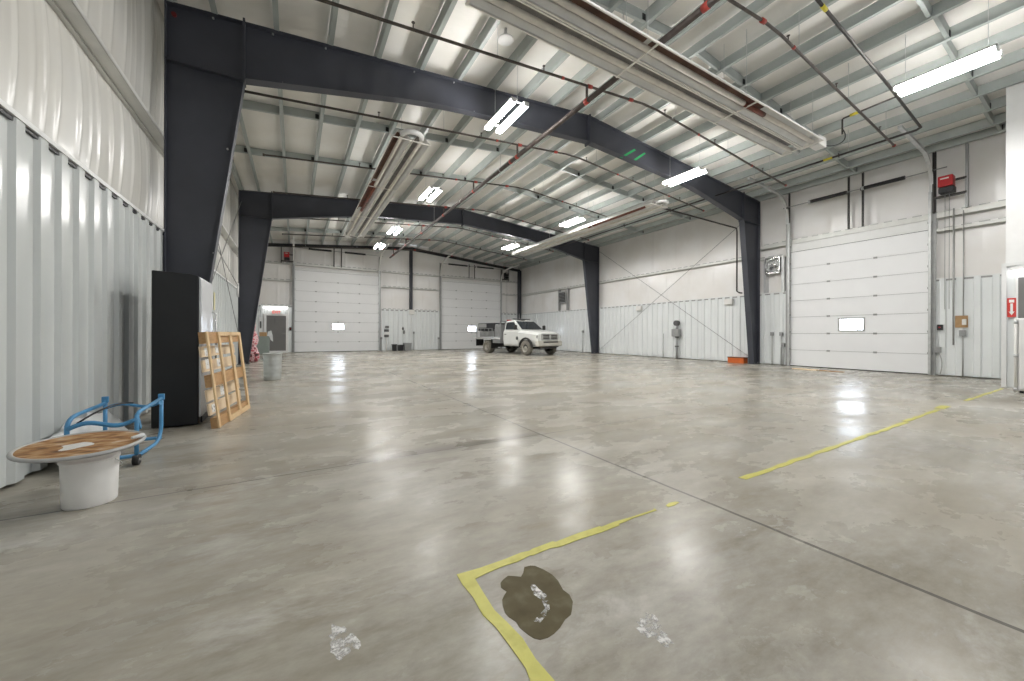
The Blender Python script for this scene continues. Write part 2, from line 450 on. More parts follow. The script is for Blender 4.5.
def insul(side, a, b, bands, du=.05, crease_step=(.28,.62), amp=.045, rec=.2, seed=1, cw=(.02,.05)):
    """quilted vinyl between girts, bulging into the room, with vertical pleats"""
    R = random.Random(seed); mb = MB()
    for (z0, z1) in bands:
        cre = []; u = a
        while u < b:
            u += R.uniform(*crease_step); cre.append((u, R.uniform(*cw), R.uniform(.3,1.), R.uniform(-.05,.05)))
        nu = max(2, int((b-a)/du)); nz = 10
        vs = []; fs = []
        for j in range(nz+1):
            t = j/nz; z = z0 + (z1-z0)*t
            bul = math.sin(PI*min(1,max(0,t)))**.7
            for i in range(nu+1):
                u = a + (b-a)*i/nu
                d = amp*bul
                for (cu, w, h, sk) in cre:
                    x = (u - cu - sk*(t-.5))/w
                    if -3 < x < 3: d += .026*h*bul*math.exp(-x*x)
                d += .010*bul*math.sin(u*4.1 + z)
                dd = rec - d
                if side == 'left': vs.append((XL - dd, u, z))
                elif side == 'right': vs.append((XR + dd, u, z))
                else: vs.append((u, YB + dd, z))
        for j in range(nz):
            for i in range(nu):
                k = j*(nu+1)+i; fs.append((k, k+1, k+nu+2, k+nu+1))
        mb.add(vs, fs, True)
    return mb
# left wall
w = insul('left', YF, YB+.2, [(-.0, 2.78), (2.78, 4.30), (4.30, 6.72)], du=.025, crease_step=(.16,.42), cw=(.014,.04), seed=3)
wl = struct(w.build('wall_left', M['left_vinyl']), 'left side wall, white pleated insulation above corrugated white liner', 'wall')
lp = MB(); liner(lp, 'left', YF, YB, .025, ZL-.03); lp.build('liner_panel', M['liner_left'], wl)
MB().box(XL-.19, XL+.008, YF, YB, ZL-.03, ZL+.012).build('liner_cap', M['trim'], wl)
lp = MB(); shading(lp, 'left', YF, YB, ZL-.062, ZL-.032); lab(lp.build('shade_strip', M['black'], wl), 'black strips painted as shade in the gap under the liner cap')
def girt_left(mb, z):
    mb.box(XL-.2, XL, YF, YB, z-.004, z); mb.box(XL-.004, XL, YF, YB, z-.004, z+.06); mb.box(XL-.2, XL-.14, YF, YB, z-.03, z-.006)
g = MB(); girt_left(g, ZG); g.build('girt', M['girt'], wl)
# right wall
bandsR = [(0, 2.76), (2.76, 4.28), (4.28, 6.72)]
w = insul('right', YF, YB+.2, bandsR, crease_step=(1.1,1.35), amp=.03, seed=5)
wr = struct(w.build('wall_right', M['wall_vinyl']), 'right side wall, white insulation over white corrugated liner', 'wall')
lp = MB(); liner(lp, 'right', YF, 3.21, .03, ZL-.03); liner(lp, 'right', 7.0, YB, .03, ZL-.03); lp.build('liner_panel', M['liner'], wr)
cp = MB()
for a, b in ((YF, 3.21), (7.0, YB)): cp.box(XR-.008, XR+.19, a, b, ZL-.03, ZL+.004)
cp.build('liner_cap', M['trim'], wr)
lp = MB(); shading(lp, 'right', YF, 3.21, ZL-.08, ZL-.032); shading(lp, 'right', 7.0, YB, ZL-.08, ZL-.032); lab(lp.build('shade_strip', M['galv_dark'], wr), 'dark strips painted as shade in the gap under the liner cap')
lp = MB(); dashes(lp, 'right', 8.15, YB, 4.34); dashes(lp, 'right', YF, 7.95, 4.67); dashes(lp, 'right', 7.0, 7.95, 4.18); dashes(lp, 'right', YF, 3.2, 4.21); lab(lp.build('girt_shade', M['galv_dark'], wr), 'dark dashes painted as gap shadow along the girts')
def girt_right(mb, a, b, z, h=.07):
    mb.box(XR, XR+.2, a, b, z-.004, z); mb.box(XR, XR+.004, a, b, z-.004, z+h); mb.box(XR+.15, XR+.2, a, b, z-.03, z-.006)
g = MB(); girt_right(g, 8.15, YB, 4.25, .09); g.build('girt', M['girt'], wr)
g = MB(); girt_right(g, YF, 7.95, 4.52, .15); g.build('girt', M['girt'], wr)
g = MB(); girt_right(g, 7.0, 7.95, 4.11, .07); g.build('girt', M['girt'], wr)
g = MB(); girt_right(g, YF, 3.2, 4.13, .08); g.build('girt', M['girt'], wr)
MB().box(XR+.012, XR+.2, 3.2, 7.0, 4.225, 4.51).build('door_header', M['trim'], wr)
# end wall
w = insul('back', XL-.2, XR+.2, [(0, 2.82), (2.82, 4.3), (4.3, 5.33), (5.33, 7.35)], crease_step=(1.0,1.3), amp=.03, seed=8)
wb = struct(w.build('wall_back', M['wall_vinyl']), 'white insulated end wall with two overhead doors', 'wall')
lp = MB()
for a, b in ((XL, -1.6), (-.35, -.14), (5.06, 9.1), (14.26, XR)): liner(lp, 'back', a, b, .02, 2.80)
lp2 = MB()
P = [(u, YB+.034-corr(u)*.034) for u in corr_pts(-1.6, -.35)]; lp.sheet(P, 'z', 2.28, 2.80)
lp.build('liner_panel', M['liner'], wb)
cp = MB()
for a, b in ((XL, -.14), (5.06, 9.1), (14.26, XR)): cp.box(a, b, YB-.008, YB+.19, 2.80, 2.835)
cp.build('liner_cap', M['trim'], wb)
lp = MB()
for a, b in ((XL, -.14), (5.06, 9.1), (14.26, XR)):
    shading(lp, 'back', a, b, 2.72, 2.80); dashes(lp, 'back', a, b, 4.36, .03); dashes(lp, 'back', a, b, 5.38, .03); dashes(lp, 'back', a, b, 2.835, .03)
dashes(lp, 'back', 0, 4.86, 5.43, .03); dashes(lp, 'back', 9.23, 14.12, 5.43, .03)
lab(lp.build('girt_shade', M['galv_dark'], wb), 'dark dashes painted as gap shadow along the girts')
for z in (4.29, 5.31):
    g = MB()
    for a, b in ((XL, -.14), (5.06, 9.1), (14.26, XR)):
        g.box(a, b, YB, YB+.2, z-.004, z); g.box(a, b, YB, YB+.004, z-.004, z+.07)
    g.build('girt', M['girt'], wb)
g = MB()
for a, b in ((-.02, 4.87), (9.2, 14.13)):
    g.box(a, b, YB, YB+.2, 5.30, 5.304); g.box(a, b, YB, YB+.004, 5.30, 5.43)
g.build('girt', M['girt'], wb)
g = MB()
for a, b in ((-.02, 4.87), (9.2, 14.13)): g.box(a, b, YB+.01, YB+.2, 5.0, 5.16)
g.build('door_header', M['trim'], wb)

# partition of the enclosed room at the right
PXW = 13.70; PYW = 1.73
pt = MB().box(PXW+.03, XR+.0, YF, PYW-.03, 2.74, zr(13.7)+.16)
pw = struct(pt.build('wall_partition', M['white']), 'white partition wall of the enclosed room at the right', 'wall')
mb = MB()
P = [(PXW + .03 - corr(u)*.03, u) for u in corr_pts(YF, PYW)]; mb.sheet(P, 'z', .0, 2.70)
P = [(u, PYW - .03 + corr(u)*.03) for u in corr_pts(PXW, XR)]; mb.sheet(P, 'z', .0, 2.70)
mb.build('liner_panel', M['liner'], pw)
MB().box(PXW-.02, PXW+.05, PYW-.05, PYW+.02, 0, 2.72).build('corner_trim', M['trim'], pw)
MB().box(PXW-.03, PXW+.04, YF, PYW+.02, 2.69, 2.76).build('liner_cap', M['trim'], pw)

# ------------------------------------------------------------------ steel frames
def isec(mb, poly, y, tw=.012):
    mb.prism(poly, 'y', y-tw/2, y+tw/2)
def flange(mb, pts, y, wd=.2, t=.014):
    """plate following a polyline in the XZ plane"""
    for (a, b) in zip(pts[:-1], pts[1:]):
        mb.bar((a[0], y, a[1]), (b[0], y, b[1]), wd, t, up=(0,0,1) if abs(b[0]-a[0]) > abs(b[1]-a[1])*.5 else (1,0,0))
def steel_frame(y, label, marks):
    f = thing('steel_frame', label, 'steel frame', (XM, y, 0), 0, 'tapered steel frames')
    for s in (1, -1):
        side = 'left' if s > 0 else 'right'
        m = lambda x: x if s > 0 else 2*XM - x
        xi = -.77 if s > 0 else -.66; xb = -1.49 if s > 0 else -1.38
        top = zr(XL)
        col = [(m(XL), .02), (m(xb), .02), (m(xi), 5.53), (m(xi), zr(xi)), (m(XL), zr(XL))]
        mb = MB(); isec(mb, col, y)
        c = mb.build('column', M['frame'], f)
        mb = MB(); flange(mb, [(m(XL+.007), .02), (m(XL+.007), zr(XL))], y); mb.build('outer_flange', M['frame'], c)
        mb = MB(); flange(mb, [(m(xb), .02), (m(xi), 5.53)], y); mb.build('inner_flange', M['frame'], c)
        mb = MB(); mb.box(min(m(XL), m(xi)), max(m(XL), m(xi)), y-.1, y+.1, 5.515, 5.535); mb.build('knee_stiffener', M['frame'], c)
        mb = MB(); flange(mb, [(m(XL), zr(XL)), (m(xi), zr(xi))], y); mb.build('cap_plate', M['frame'], c)
        mb = MB(); mb.box(m(XL)-.02 if s > 0 else m(xb)-.04, m(xb)+.04 if s > 0 else m(XL)+.02, y-.12, y+.12, 0, .022); mb.build('base_plate', M['frame'], c)
        for by in (-.07, .07):
            for bx in (XL+.09, xb-.09):
                MB().cyl((m(bx), y+by, .02), (m(bx), y+by, .06), .014, 8).build('anchor_bolt', M['galv_dark'], c)
        bot = [(xi, 5.555), (1.0, 5.89), (2.1, 6.10), (2.75, 6.195), (3.3, 6.255), (XM, 6.52)]
        poly = [(m(x), z) for x, z in bot] + [(m(XM), zr(XM)), (m(xi), zr(xi))]
        mb = MB(); isec(mb, poly, y); r = mb.build('rafter', M['frame'], f)
        mb = MB(); flange(mb, [(m(x), z) for x, z in bot], y); mb.build('bottom_flange', M['frame'], r)
        mb = MB(); flange(mb, [(m(xi), zr(xi)), (m(XM), zr(XM))], y); mb.build('top_flange', M['frame'], r)
        mb = MB(); mb.box(m(xi)-.016, m(xi)+.016, y-.11, y+.11, 5.50, zr(xi)+.06); mb.build('knee_plate', M['frame'], f)
        if marks and s > 0:
            for bx, bz in ((-1.2, zr(-1.2)-.03), (-.35, zr(-.35)-.03), (.5, zr(.5)-.03), (2.2, zr(2.2)-.03), (3.1, zr(3.1)-.03), (-.2, 5.70), (3.6, 6.32), (-1.0, 4.3), (-1.18, 2.5)):
                MB().cyl((bx, y-.006, bz), (bx, y-.03, bz), .016, 8).build('bolt', M['galv'], r)
            mb = MB(); mb.cyl((-1.70, y-.006, 6.30), (-1.70, y-.04, 6.30), .034, 14); lab(mb.build('inspection_cap', M['dark_red'], c), 'small dark red round cap')
        if marks and s < 0:
            mb = MB()
            for x0, x1 in ((8.32, 8.98), (8.80, 9.42)):
                z0, z1 = 6.46, 6.80
                mb.add([(x0,y-.0075,z0-.06),(x0+.1,y-.0075,z0-.065),(x1+.02,y-.0075,z1-.02),(x1-.05,y-.0075,z1)], [(0,1,2,3)])
            lab(mb.build('paint_mark', M['green_paint'], r), 'two green paint strokes', )
    mb = MB(); mb.box(XM-.02, XM+.02, y-.11, y+.11, 6.44, 7.26); mb.build('ridge_plate', M['frame'], f)
    return f
steel_frame(F1, 'near dark steel portal frame with tapered columns and green paint strokes on its rafter', True)
steel_frame(F2, 'farther dark steel portal frame, behind the near one', False)
# end frame
ef = thing('end_frame', 'slim dark steel beam and posts of the end wall', 'steel frame', (XM, YB, 0))
for s in (1, -1):
    m = lambda x: x if s > 0 else 2*XM - x
    mb = MB()
    mb.prism([(m(XL), zr(XL)-.21), (m(XM), zr(XM)-.24), (m(XM), zr(XM)-.02), (m(XL), zr(XL)-.02)], 'y', YB-.02, YB-.01)
    mb.bar((m(XL), YB-.07, zr(XL)-.22), (m(XM), YB-.07, zr(XM)-.25), .13, .012)
    mb.build('end_beam', M['black'], ef)
mb = MB(); mb.box(6.93, 6.95, YB-.1, YB+.1, 2.83, 7.0); mb.box(7.10, 7.12, YB-.1, YB+.1, 2.83, 7.0); mb.box(6.95, 7.10, YB-.01, YB+.01, 2.83, 7.0); mb.build('wind_post', M['frame'], ef)
mb = MB(); mb.box(15.70, 15.95, YB-.2, YB-.19, 2.80, 6.3); mb.box(15.70, 15.72, YB-.2, YB+.0, .0, 6.3); mb.box(15.93, 15.955, YB-.2, YB+.0, .0, 6.3); mb.build('corner_post', M['frame'], ef)

# ------------------------------------------------------------------ overhead doors
def overhead_door(name, label, axis, a, b, H, npan, pos, pane, pane_mat, hinge_us, recess=.02):
    """axis 'y' : door in a plane of constant Y spanning X a..b (end wall); axis 'x': plane X=pos, spanning Y"""
    def BX(mb, u0, u1, d0, d1, z0, z1):
        # d: distance into the room
        if axis == 'y': mb.box(u0, u1, pos-d1, pos-d0, z0, z1)
        else: mb.box(pos-d1, pos-d0, u0, u1, z0, z1)
        return mb
    mb = MB(); ph = H/npan
    for i in range(npan):
        BX(mb, a, b, -.04, 0, i*ph+.006+(.02 if i == 0 else 0), (i+1)*ph-.006)
        BX(mb, a, b, -.04, .006, i*ph+.03, i*ph+.05)
        BX(mb, a, b, -.04, .006, (i+1)*ph-.05, (i+1)*ph-.03)
    d = struct(mb.build(name, M['door_white']), label, 'overhead door')
    BX(MB(), a, b, -.06, -.035, 0.0, H).build('panel_backing', M['galv_dark'], d)
    lab(BX(MB(), a, b, -.03, .012, H-.002, H+.035).build('top_seal', M['rubber'], d), 'black rubber seal along the top')
    BX(MB(), a, b, -.045, .01, 0, .03).build('bottom_seal', M['rubber'], d)
    for i in range(1, npan):
        for u in hinge_us:
            BX(MB(), u-.045, u+.045, 0, .02, i*ph-.028, i*ph+.028).build('hinge', M['galv_dark'], d)
    u0, u1, z0, z1 = pane
    wf = MB()
    for q in ((u0-.05, u1+.05, z1, z1+.05), (u0-.05, u1+.05, z0-.05, z0), (u0-.05, u0, z0, z1), (u1, u1+.05, z0, z1)):
        BX(wf, q[0], q[1], 0, .018, q[2], q[3])
    w = wf.build('window_frame', M['offwhite'] if axis == 'y' else M['conduit'], d)
    BX(MB(), u0, u1, 0, .008, z0, z1).build('window_pane', pane_mat, w)
    return d
overhead_door('door_1', 'white overhead sectional door at the left of the end wall', 'y', 0., 4.86, 5.0, 8, YB+.03, (2.08, 2.72, 1.42, 1.75), M['daylight'], (1.14, 2.39, 3.66))
overhead_door('door_2', 'white overhead sectional door in the end wall behind the pickup truck', 'y', 9.23, 14.12, 5.0, 8, YB+.03, (11.38, 12.0, 1.38, 1.73), M['daylight'], (10.4, 11.65, 12.9))
overhead_door('door_3', 'white overhead sectional door in the right side wall', 'x', 3.32, 6.86, 4.22, 7, XR+.03, (4.80, 5.40, 1.33, 1.68), M['daylight'], (4.505, 5.715))
def jambs(axis, a, b, H, pos, label):
    t = thing('door_track', label, 'door track', (a, pos, 0) if axis == 'y' else (pos, a, 0))
    for s, u in ((-1, a), (1, b)):
        def BX(mb, u0, u1, d0, d1, z0, z1):
            u0, u1 = (u - u1, u - u0) if s < 0 else (u + u0, u + u1)
            if axis == 'y': mb.box(u0, u1, pos-d1, pos-d0, z0, z1)
            else: mb.box(pos-d1, pos-d0, u0, u1, z0, z1)
            return mb
        BX(MB(), .0, .13, -.0, .035, 0, H).build('jamb_angle', M['galv_dark'], t)
        for k in range(1, 8):
            BX(MB(), -.03, .07, .035, .075, k*H/8.4-.03, k*H/8.4+.03).build('track_bracket', M['grey_box'], t)
        BX(MB(), .005, .125, .0, .03, H, H+.95).build('jamb_post', M['galv_dark'] if axis == 'y' else M['blacksteel'], t) if axis == 'y' else None
        tr = MB(); BX(tr, -.01, .0, .035, .10, .02, H); BX(tr, -.01, .045, .10, .106, .02, H)
        tr.build('vertical_track', M['galv'], t)
    return t
t1 = jambs('y', 0., 4.86, 5.35, YB-.0, 'steel tracks of the overhead door at the left of the end wall')
t2 = jambs('y', 9.23, 14.12, 5.35, YB-.0, 'steel tracks of the overhead door behind the pickup truck')
t3 = jambs('x', 3.32, 6.86, 5.3, XR-.0, 'steel tracks of the overhead door in the right side wall')
def arc(p0, p1, p2, n=8):
    p0, p1, p2 = Vector(p0), Vector(p1), Vector(p2)
    return [p0*(1-t)**2 + p1*2*t*(1-t) + p2*t*t for t in [i/n for i in range(n+1)]]
# high-lift curves and horizontal runs following the roof
for (t, pts) in ((t3, arc((XR-.07, 3.27, 5.3), (XR-.07, 3.27, 6.05), (15.2, 3.27, 6.28)) + [(13.2, 3.27, 6.42)]),
                 (t3, arc((XR-.07, 6.91, 5.3), (XR-.07, 6.91, 6.05), (15.2, 6.91, 6.28)) + [(13.2, 6.91, 6.42)]),
                 (t1, arc((4.92, YB-.07, 5.35), (4.92, YB-.07, 6.2), (4.92, 25.3, 6.4)) + [(4.92, 23.4, 6.6)]),
                 (t1, arc((-.06, YB-.07, 5.35), (-.06, YB-.07, 6.1), (-.06, 25.3, 6.2)) + [(-.06, 23.2, 6.28)]),
                 (t2, arc((9.17, YB-.07, 5.35), (9.17, YB-.07, 6.2), (9.17, 25.3, 6.4)) + [(9.17, 23.4, 6.6)]),
                 (t2, arc((14.18, YB-.07, 5.35), (14.18, YB-.07, 6.0), (14.18, 25.3, 6.15)) + [(14.18, 23.4, 6.2)])):
    mb = MB()
    for a, b in zip(pts[:-1], pts[1:]): mb.bar(a, b, .08, .07)
    mb.build('lift_track', M['offwhite'] if t is not t3 else M['galv'], t)
def spring_set(label, axis, a, b, sp, posts, z, pos, ztop, zbot):
    t = thing('torsion_spring', label, 'door spring', (a, pos, z) if axis == 'y' else (pos, a, z))
    Q = (lambda u, d, z: (u, pos-d, z)) if axis == 'y' else (lambda u, d, z: (pos-d, u, z))
    MB().cyl(Q(a, .22, z), Q(b, .22, z), .016, 8).build('shaft', M['galv_dark'], t)
    for u0, u1 in sp:
        n = 30; mb = MB()
        pr = []
        for i in range(n*2+1): pr.append(Q(u0 + (u1-u0)*i/(2*n), .22, z))
        mb.tube(pr, [.062 if i % 2 else .054 for i in range(2*n+1)], 10)
        s = mb.build('spring', M['black'], t)
        MB().cyl(Q(u1-.02, .22, z), Q(u1+.06, .22, z), .06, 10).build('winding_cone', M['galv'], s)
    for u in posts:
        mb = MB()
        if axis == 'y':
            mb.box(u-.03, u-.02, pos-.09, pos-.02, zbot, ztop); mb.box(u-.03, u+.03, pos-.02, pos-.01, zbot, ztop); mb.box(u-.02, u+.0, pos-.25, pos-.02, z-.05, z+.03)
        else:
            mb.box(pos-.09, pos-.02, u-.03, u-.02, zbot, ztop); mb.box(pos-.02, pos-.01, u-.03, u+.03, zbot, ztop); mb.box(pos-.25, pos-.02, u-.02, u, z-.05, z+.03)
        mb.build('spring_post', M['blacksteel'], t)
    return t
spring_set('black torsion springs and posts above the overhead door in the right wall', 'x', 2.95, 7.0, [(5.15, 6.15), (3.78, 4.72)], (5.16, 4.80, 3.22, 6.89), 5.86, XR, 6.42, 4.68)
spring_set('black torsion springs and posts above the left overhead door of the end wall', 'y', -.3, 5.1, [(.72, 2.0), (2.75, 4.0)], (2.145, 2.58), 6.32, YB, 6.62, 5.38)
spring_set('black torsion springs and posts above the overhead door behind the truck', 'y', 9.0, 14.4, [(9.7, 11.2), (12.0, 13.4)], (11.42, 11.875), 6.25, YB, 6.42, 5.38)

def opener(name, label, axis, u, z, pos, m, zpost):
    t = thing('door_opener', label, 'door opener', (u, pos, z) if axis == 'y' else (pos, u, z))
    def BX(mb, u0, u1, d0, d1, z0, z1):
        if axis == 'y': mb.box(u+u0, u+u1, pos-d1, pos-d0, z+z0, z+z1)
        else: mb.box(pos-d1, pos-d0, u-u1, u-u0, z+z0, z+z1)
        return mb
    BX(MB(), -.14, .14, .12, .42, .0, .30).build('motor_cover', m, t, bevel=.02)
    BX(MB(), -.13, .16, .14, .40, -.17, -.01).build('gearbox', M['black'], t, bevel=.02)
    BX(MB(), -.09, .07, .421, .424, .20, .235).build('cover_strip', M['offwhite'], t)
    mb = MB(); BX(mb, -.26, .34, .05, .13, -.23, -.17); BX(mb, .12, .34, .05, .13, .18, .23); mb.build('mounting_rail', M['blacksteel'], t)
    BX(MB(), .31, .36, .0, .12, zpost[0]-z, zpost[1]-z).build('post', M['galv_dark'], t)
    BX(MB(), -.30, -.26, .0, .12, zpost[0]-z, zpost[1]-z).build('post', M['blacksteel'], t)
    MB().cyl(*( [(u-.2, pos-.28, z-.02), (u-.2, pos-.28, z+.42)] if axis == 'y' else [(pos-.28, u+.2, z-.02), (pos-.28, u+.2, z+.42)])).build('chain_wheel_stem', M['blacksteel'], t) if False else None
    ch = MB()
    for du in (-.02, .06):
        p = (lambda zz: (u+du, pos-.3, zz)) if axis == 'y' else (lambda zz: (pos-.3, u-du, zz))
        ch.tube([p(z-.17), p(z-1.6), p(z-3.4)], .006, 6)
    ch.build('hand_chain', M['galv_dark'], t)
    return t
opener('o', 'red door opener motor mounted beside the overhead door in the right wall', 'x', 2.95, 5.28, XR, M['redbox'], (4.66, 6.40))
opener('o', 'red door opener motor above the grey door at the left of the end wall', 'y', -.42, 5.66, YB, M['redbox'], (5.35, 6.35))
opener('o', 'black door opener motor in the far corner right of the end wall door', 'y', 14.5, 5.70, YB, M['black'], (5.36, 6.3))

# ------------------------------------------------------------------ grey personnel door
df = MB()
df.box(-1.56, -1.43, YB-.03, YB+.05, 0, 2.30); df.box(-.45, -.33, YB-.03, YB+.05, 0, 2.30); df.box(-1.43, -.45, YB-.03, YB+.05, 2.20, 2.30)
d4 = struct(df.build('door_4', M['white']), 'grey personnel door with white frame under a red exit sign', 'door')
MB().box(-1.43, -.45, YB+.0, YB+.04, .12, 2.20).build('door_leaf', M['grey_door'], d4)
MB().box(-1.50, -.40, YB-.06, YB+.04, 0, .12).build('threshold', M['white'], d4)
mb = MB(); mb.cyl((-.52, YB, 1.12), (-.52, YB-.06, 1.12), .035, 12); mb.bar((-.52, YB-.06, 1.12), (-.64, YB-.06, 1.12), .025, .025); mb.build('door_handle', M['steel'], d4)
MB().box(-1.02, -1.0, YB-.004, YB, 1.75, 2.05).build('door_slot', M['dark_box'], d4)

def text_part(s, m, parent, loc, size, rot, depth=.002):
    cu = bpy.data.curves.new('lettering', 'FONT'); cu.body = s; cu.size = size; cu.extrude = depth
    cu.align_x = 'CENTER'; cu.align_y = 'CENTER'; cu.materials.append(m)
    o = bpy.data.objects.new('lettering', cu); C.objects.link(o); o.parent = parent
    bpy.context.view_layer.update()
    me = bpy.data.meshes.new_from_object(o.evaluated_get(bpy.context.evaluated_depsgraph_get()))
    bpy.data.objects.remove(o)
    me.materials.clear(); me.materials.append(m)
    o = bpy.data.objects.new('lettering', me); C.objects.link(o); o.parent = parent
    o.location = Vector(loc) - Vector(parent.location); o.rotation_euler = rot
    return o
ex = thing('exit_sign', 'small white exit sign with red letters above the grey door', 'sign', (-.93, YB-.04, 2.40))
MB().box(-1.16, -.70, YB-.10, YB-.04, 2.27, 2.52).build('sign_box', M['white'], ex, bevel=.01)
text_part('EXIT', M['exit_red'], ex, (-.93, YB-.103, 2.395), .21, (PI/2, 0, 0))
tl = thing('tube_light', 'white tube light above the grey door and exit sign', 'light', (-.95, YB-.06, 2.70))
MB().box(-1.6, -.34, YB-.12, YB-.04, 2.72, 2.79).build('housing', M['white'], tl)
MB().box(-1.58, -.36, YB-.15, YB-.05, 2.63, 2.715).build('diffuser', M['lens_tube'], tl, bevel=.015)
tl = thing('tube_light', 'white tube light along the partition above the red arrow sign', 'light', (PXW, .9, 2.62))
MB().box(PXW-.10, PXW-.001, -.3, 1.62, 2.58, 2.66).build('housing', M['white'], tl)
MB().box(PXW-.12, PXW-.04, -.28, 1.60, 2.49, 2.575).build('diffuser', M['lens_tube'], tl, bevel=.015)

# ------------------------------------------------------------------ hanging lights
def light(x, y, label):
    z = 5.90
    t = thing('ceiling_light', label, 'light', (x, y, z), 0, 'twin strip lights hung under the roof')
    for s in (-1, 1):
        hs = MB().box(x+s*.15-.06, x+s*.15+.06, y-.62, y+.62, z+.036, z+.075).build('housing', M['white'], t)
        MB().box(x+s*.15-.055, x+s*.15+.055, y-.60, y+.60, z-.012, z+.036).build('lens', M['lens'], hs)
        mb = MB()
        for e in (-1, 1): mb.box(x+s*.15-.06, x+s*.15+.06, y+e*.615-.014, y+e*.615+.014, z-.016, z+.07)
        mb.build('end_cap', M['white'], hs)
    mb = MB()
    for e in (-.5, .5): mb.box(x-.2, x+.2, y+e-.02, y+e+.02, z+.075, z+.095)
    mb.build('cross_bar', M['white'], t)
    for s in (-1, 1):
        MB().cyl((x, y+s*.5, z+.09), (x, y+s*.5, zr(x)+.02), .004, 6).build('hanger_wire', M['galv'], t)
    return t
for y, l in ((1.95, 'unseen twin strip light added overhead at the near end of the left row'), (7.2, 'twin strip light on the left, just in front of the near steel frame'), (12.5, 'twin strip light on the left, midway between the two frames'),  # first lamp is added out of view to brighten the near left
             (17.75, 'twin strip light on the left, just beyond the second frame'), (21.3, 'twin strip light on the left, nearest the end wall')): light(4.0, y, l)
for y, l in ((1.95, 'twin strip light overhead at the right, nearest the partition wall'), (7.2, 'twin strip light on the right, just in front of the near steel frame'), (12.5, 'twin strip light on the right above the long hanging heater'),
             (17.75, 'twin strip light on the right, just beyond the second frame')): light(10.2, y, l)

# ------------------------------------------------------------------ tube heaters
def heater(label, axis, a, b, c, w, z, bend_at_a, seg=3.1, rust={}, top=.17, scorch={}):
    """runs along axis from a to b, centred on c across, two reflectors side by side of total width w"""
    def Q(u, v, zz): return (u, c+v, zz) if axis == 'x' else (c+v, u, zz)
    t = thing('tube_heater', label, 'heater', Q((a+b)/2, 0, z+.2))
    hw = w/4 - .022
    for s in (-1, 1):
        v0 = s*w/4
        prof = [(-hw, 0.), (-hw, .03), (-hw*.66, .085), (-hw*.42, top), (hw*.42, top), (hw*.66, .085), (hw, .03), (hw, 0.)]
        mb = MB(); n = len(prof)
        vs = [Q(a, v0+p, z+q) for p, q in prof] + [Q(b, v0+p, z+q) for p, q in prof]
        mb.add(vs, [(i, i+1, n+i+1, n+i) for i in range(n-1)])
        r = mb.build('reflector', M['alu'], t, solid=.004)
        lp = MB()
        for e in (-hw, hw):
            lp.box(*(sorted((Q(a,0,0)[0], Q(b,0,0)[0])) if axis == 'x' else (c+v0+e-.012, c+v0+e+.012)),
                   *((c+v0+e-.012, c+v0+e+.012) if axis == 'x' else sorted((a, b))), z-.012, z+.004)
        lp.build('reflector_lip', M['alu_edge'], r)
    for k, s in enumerate((-1, 1)):
        v0 = s*w/4
        if k == 1:  # grey strip paints the dark shade beside the second tube
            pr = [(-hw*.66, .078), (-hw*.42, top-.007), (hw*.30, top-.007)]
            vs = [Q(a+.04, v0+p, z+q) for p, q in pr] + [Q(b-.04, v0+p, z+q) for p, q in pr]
            lab(MB().add(vs, [(i, i+1, 4+i, 3+i) for i in range(2)]).build('reflector_shade', M['shade_grey'], t), 'grey strip painted as shade inside the reflector')
        for (p0, p1, mm) in scorch.get(k, []):
            pr = [(-hw*.97, .032), (-hw*.64, .080), (-hw*.42, top-.007), (hw*.42, top-.007)]
            vs = [Q(p0, v0+p, z+q) for p, q in pr] + [Q(p1, v0+p, z+q) for p, q in pr]
            mb = MB().add(vs, [(i, i+1, 5+i, 4+i) for i in range(3)])
            lab(mb.build('scorched_reflector', M[mm], t), 'scorched brown reflector side')
        rs = rust.get(k, [])
        cuts = sorted({a+.05, b-.05} | {q for pr in rs for q in pr})
        for u0, u1 in zip(cuts[:-1], cuts[1:]):
            mid = (u0+u1)/2
            isr = any(p0 <= mid <= p1 for p0, p1 in rs)
            pb = MB().cyl(Q(u0, v0, z+.034), Q(u1, v0, z+.034), .046, 14).build('heater_tube', M['tube_rust'] if isr else M['tube_grey'], t)
            if isr: lab(pb, 'rust-red heated tube')
    # cross brackets
    nb = max(2, round((b-a)/seg)); 
    for i in range(nb+1):
        u = a + (b-a)*i/nb
        u = min(max(u, a+.02), b-.02)
        mb = MB(); mb.bar(Q(u, -w/2, z-.005), Q(u, w/2, z-.005), .03, .02)
        br = mb.build('cross_bracket', M['alu_edge'], t)
        x, y, _ = Q(u, 0, 0)
        for s in (-1, 1):
            x, y, _ = Q(u, s*w/4, 0)
            MB().cyl((x, y, z+top), (x, y, zr(x)+.02), .005, 6).build('hanger_rod', M['galv'], t)
    # return bend
    e, sg = (a, -1) if bend_at_a else (b, 1)
    pts = [Q(e + sg*(.02 + math.sin(PI*i/12)*w/4*1.0), -math.cos(PI*i/12)*w/4, z+.075) for i in range(13)]
    MB().tube(pts, .06, 12).build('return_bend', M['white'], t)
    # burner box at the other end
    e, sg = (b, 1) if bend_at_a else (a, -1)
    v = -w/4
    lo, hi = sorted((e + sg*.04, e + sg*.42))
    p0, p1 = Q(lo, v-.11, z-.02), Q(hi, v+.11, z+.2)
    MB().box(min(p0[0],p1[0]), max(p0[0],p1[0]), min(p0[1],p1[1]), max(p0[1],p1[1]), z-.02, z+.2).build('burner_box', M['offwhite'], t, bevel=.015)
    MB().cyl(Q(e+sg*.04, w/4, z+.075), Q(e+sg*.34, w/4, z+.075), .06, 12).build('exhaust_stub', M['galv'], t)
    return t
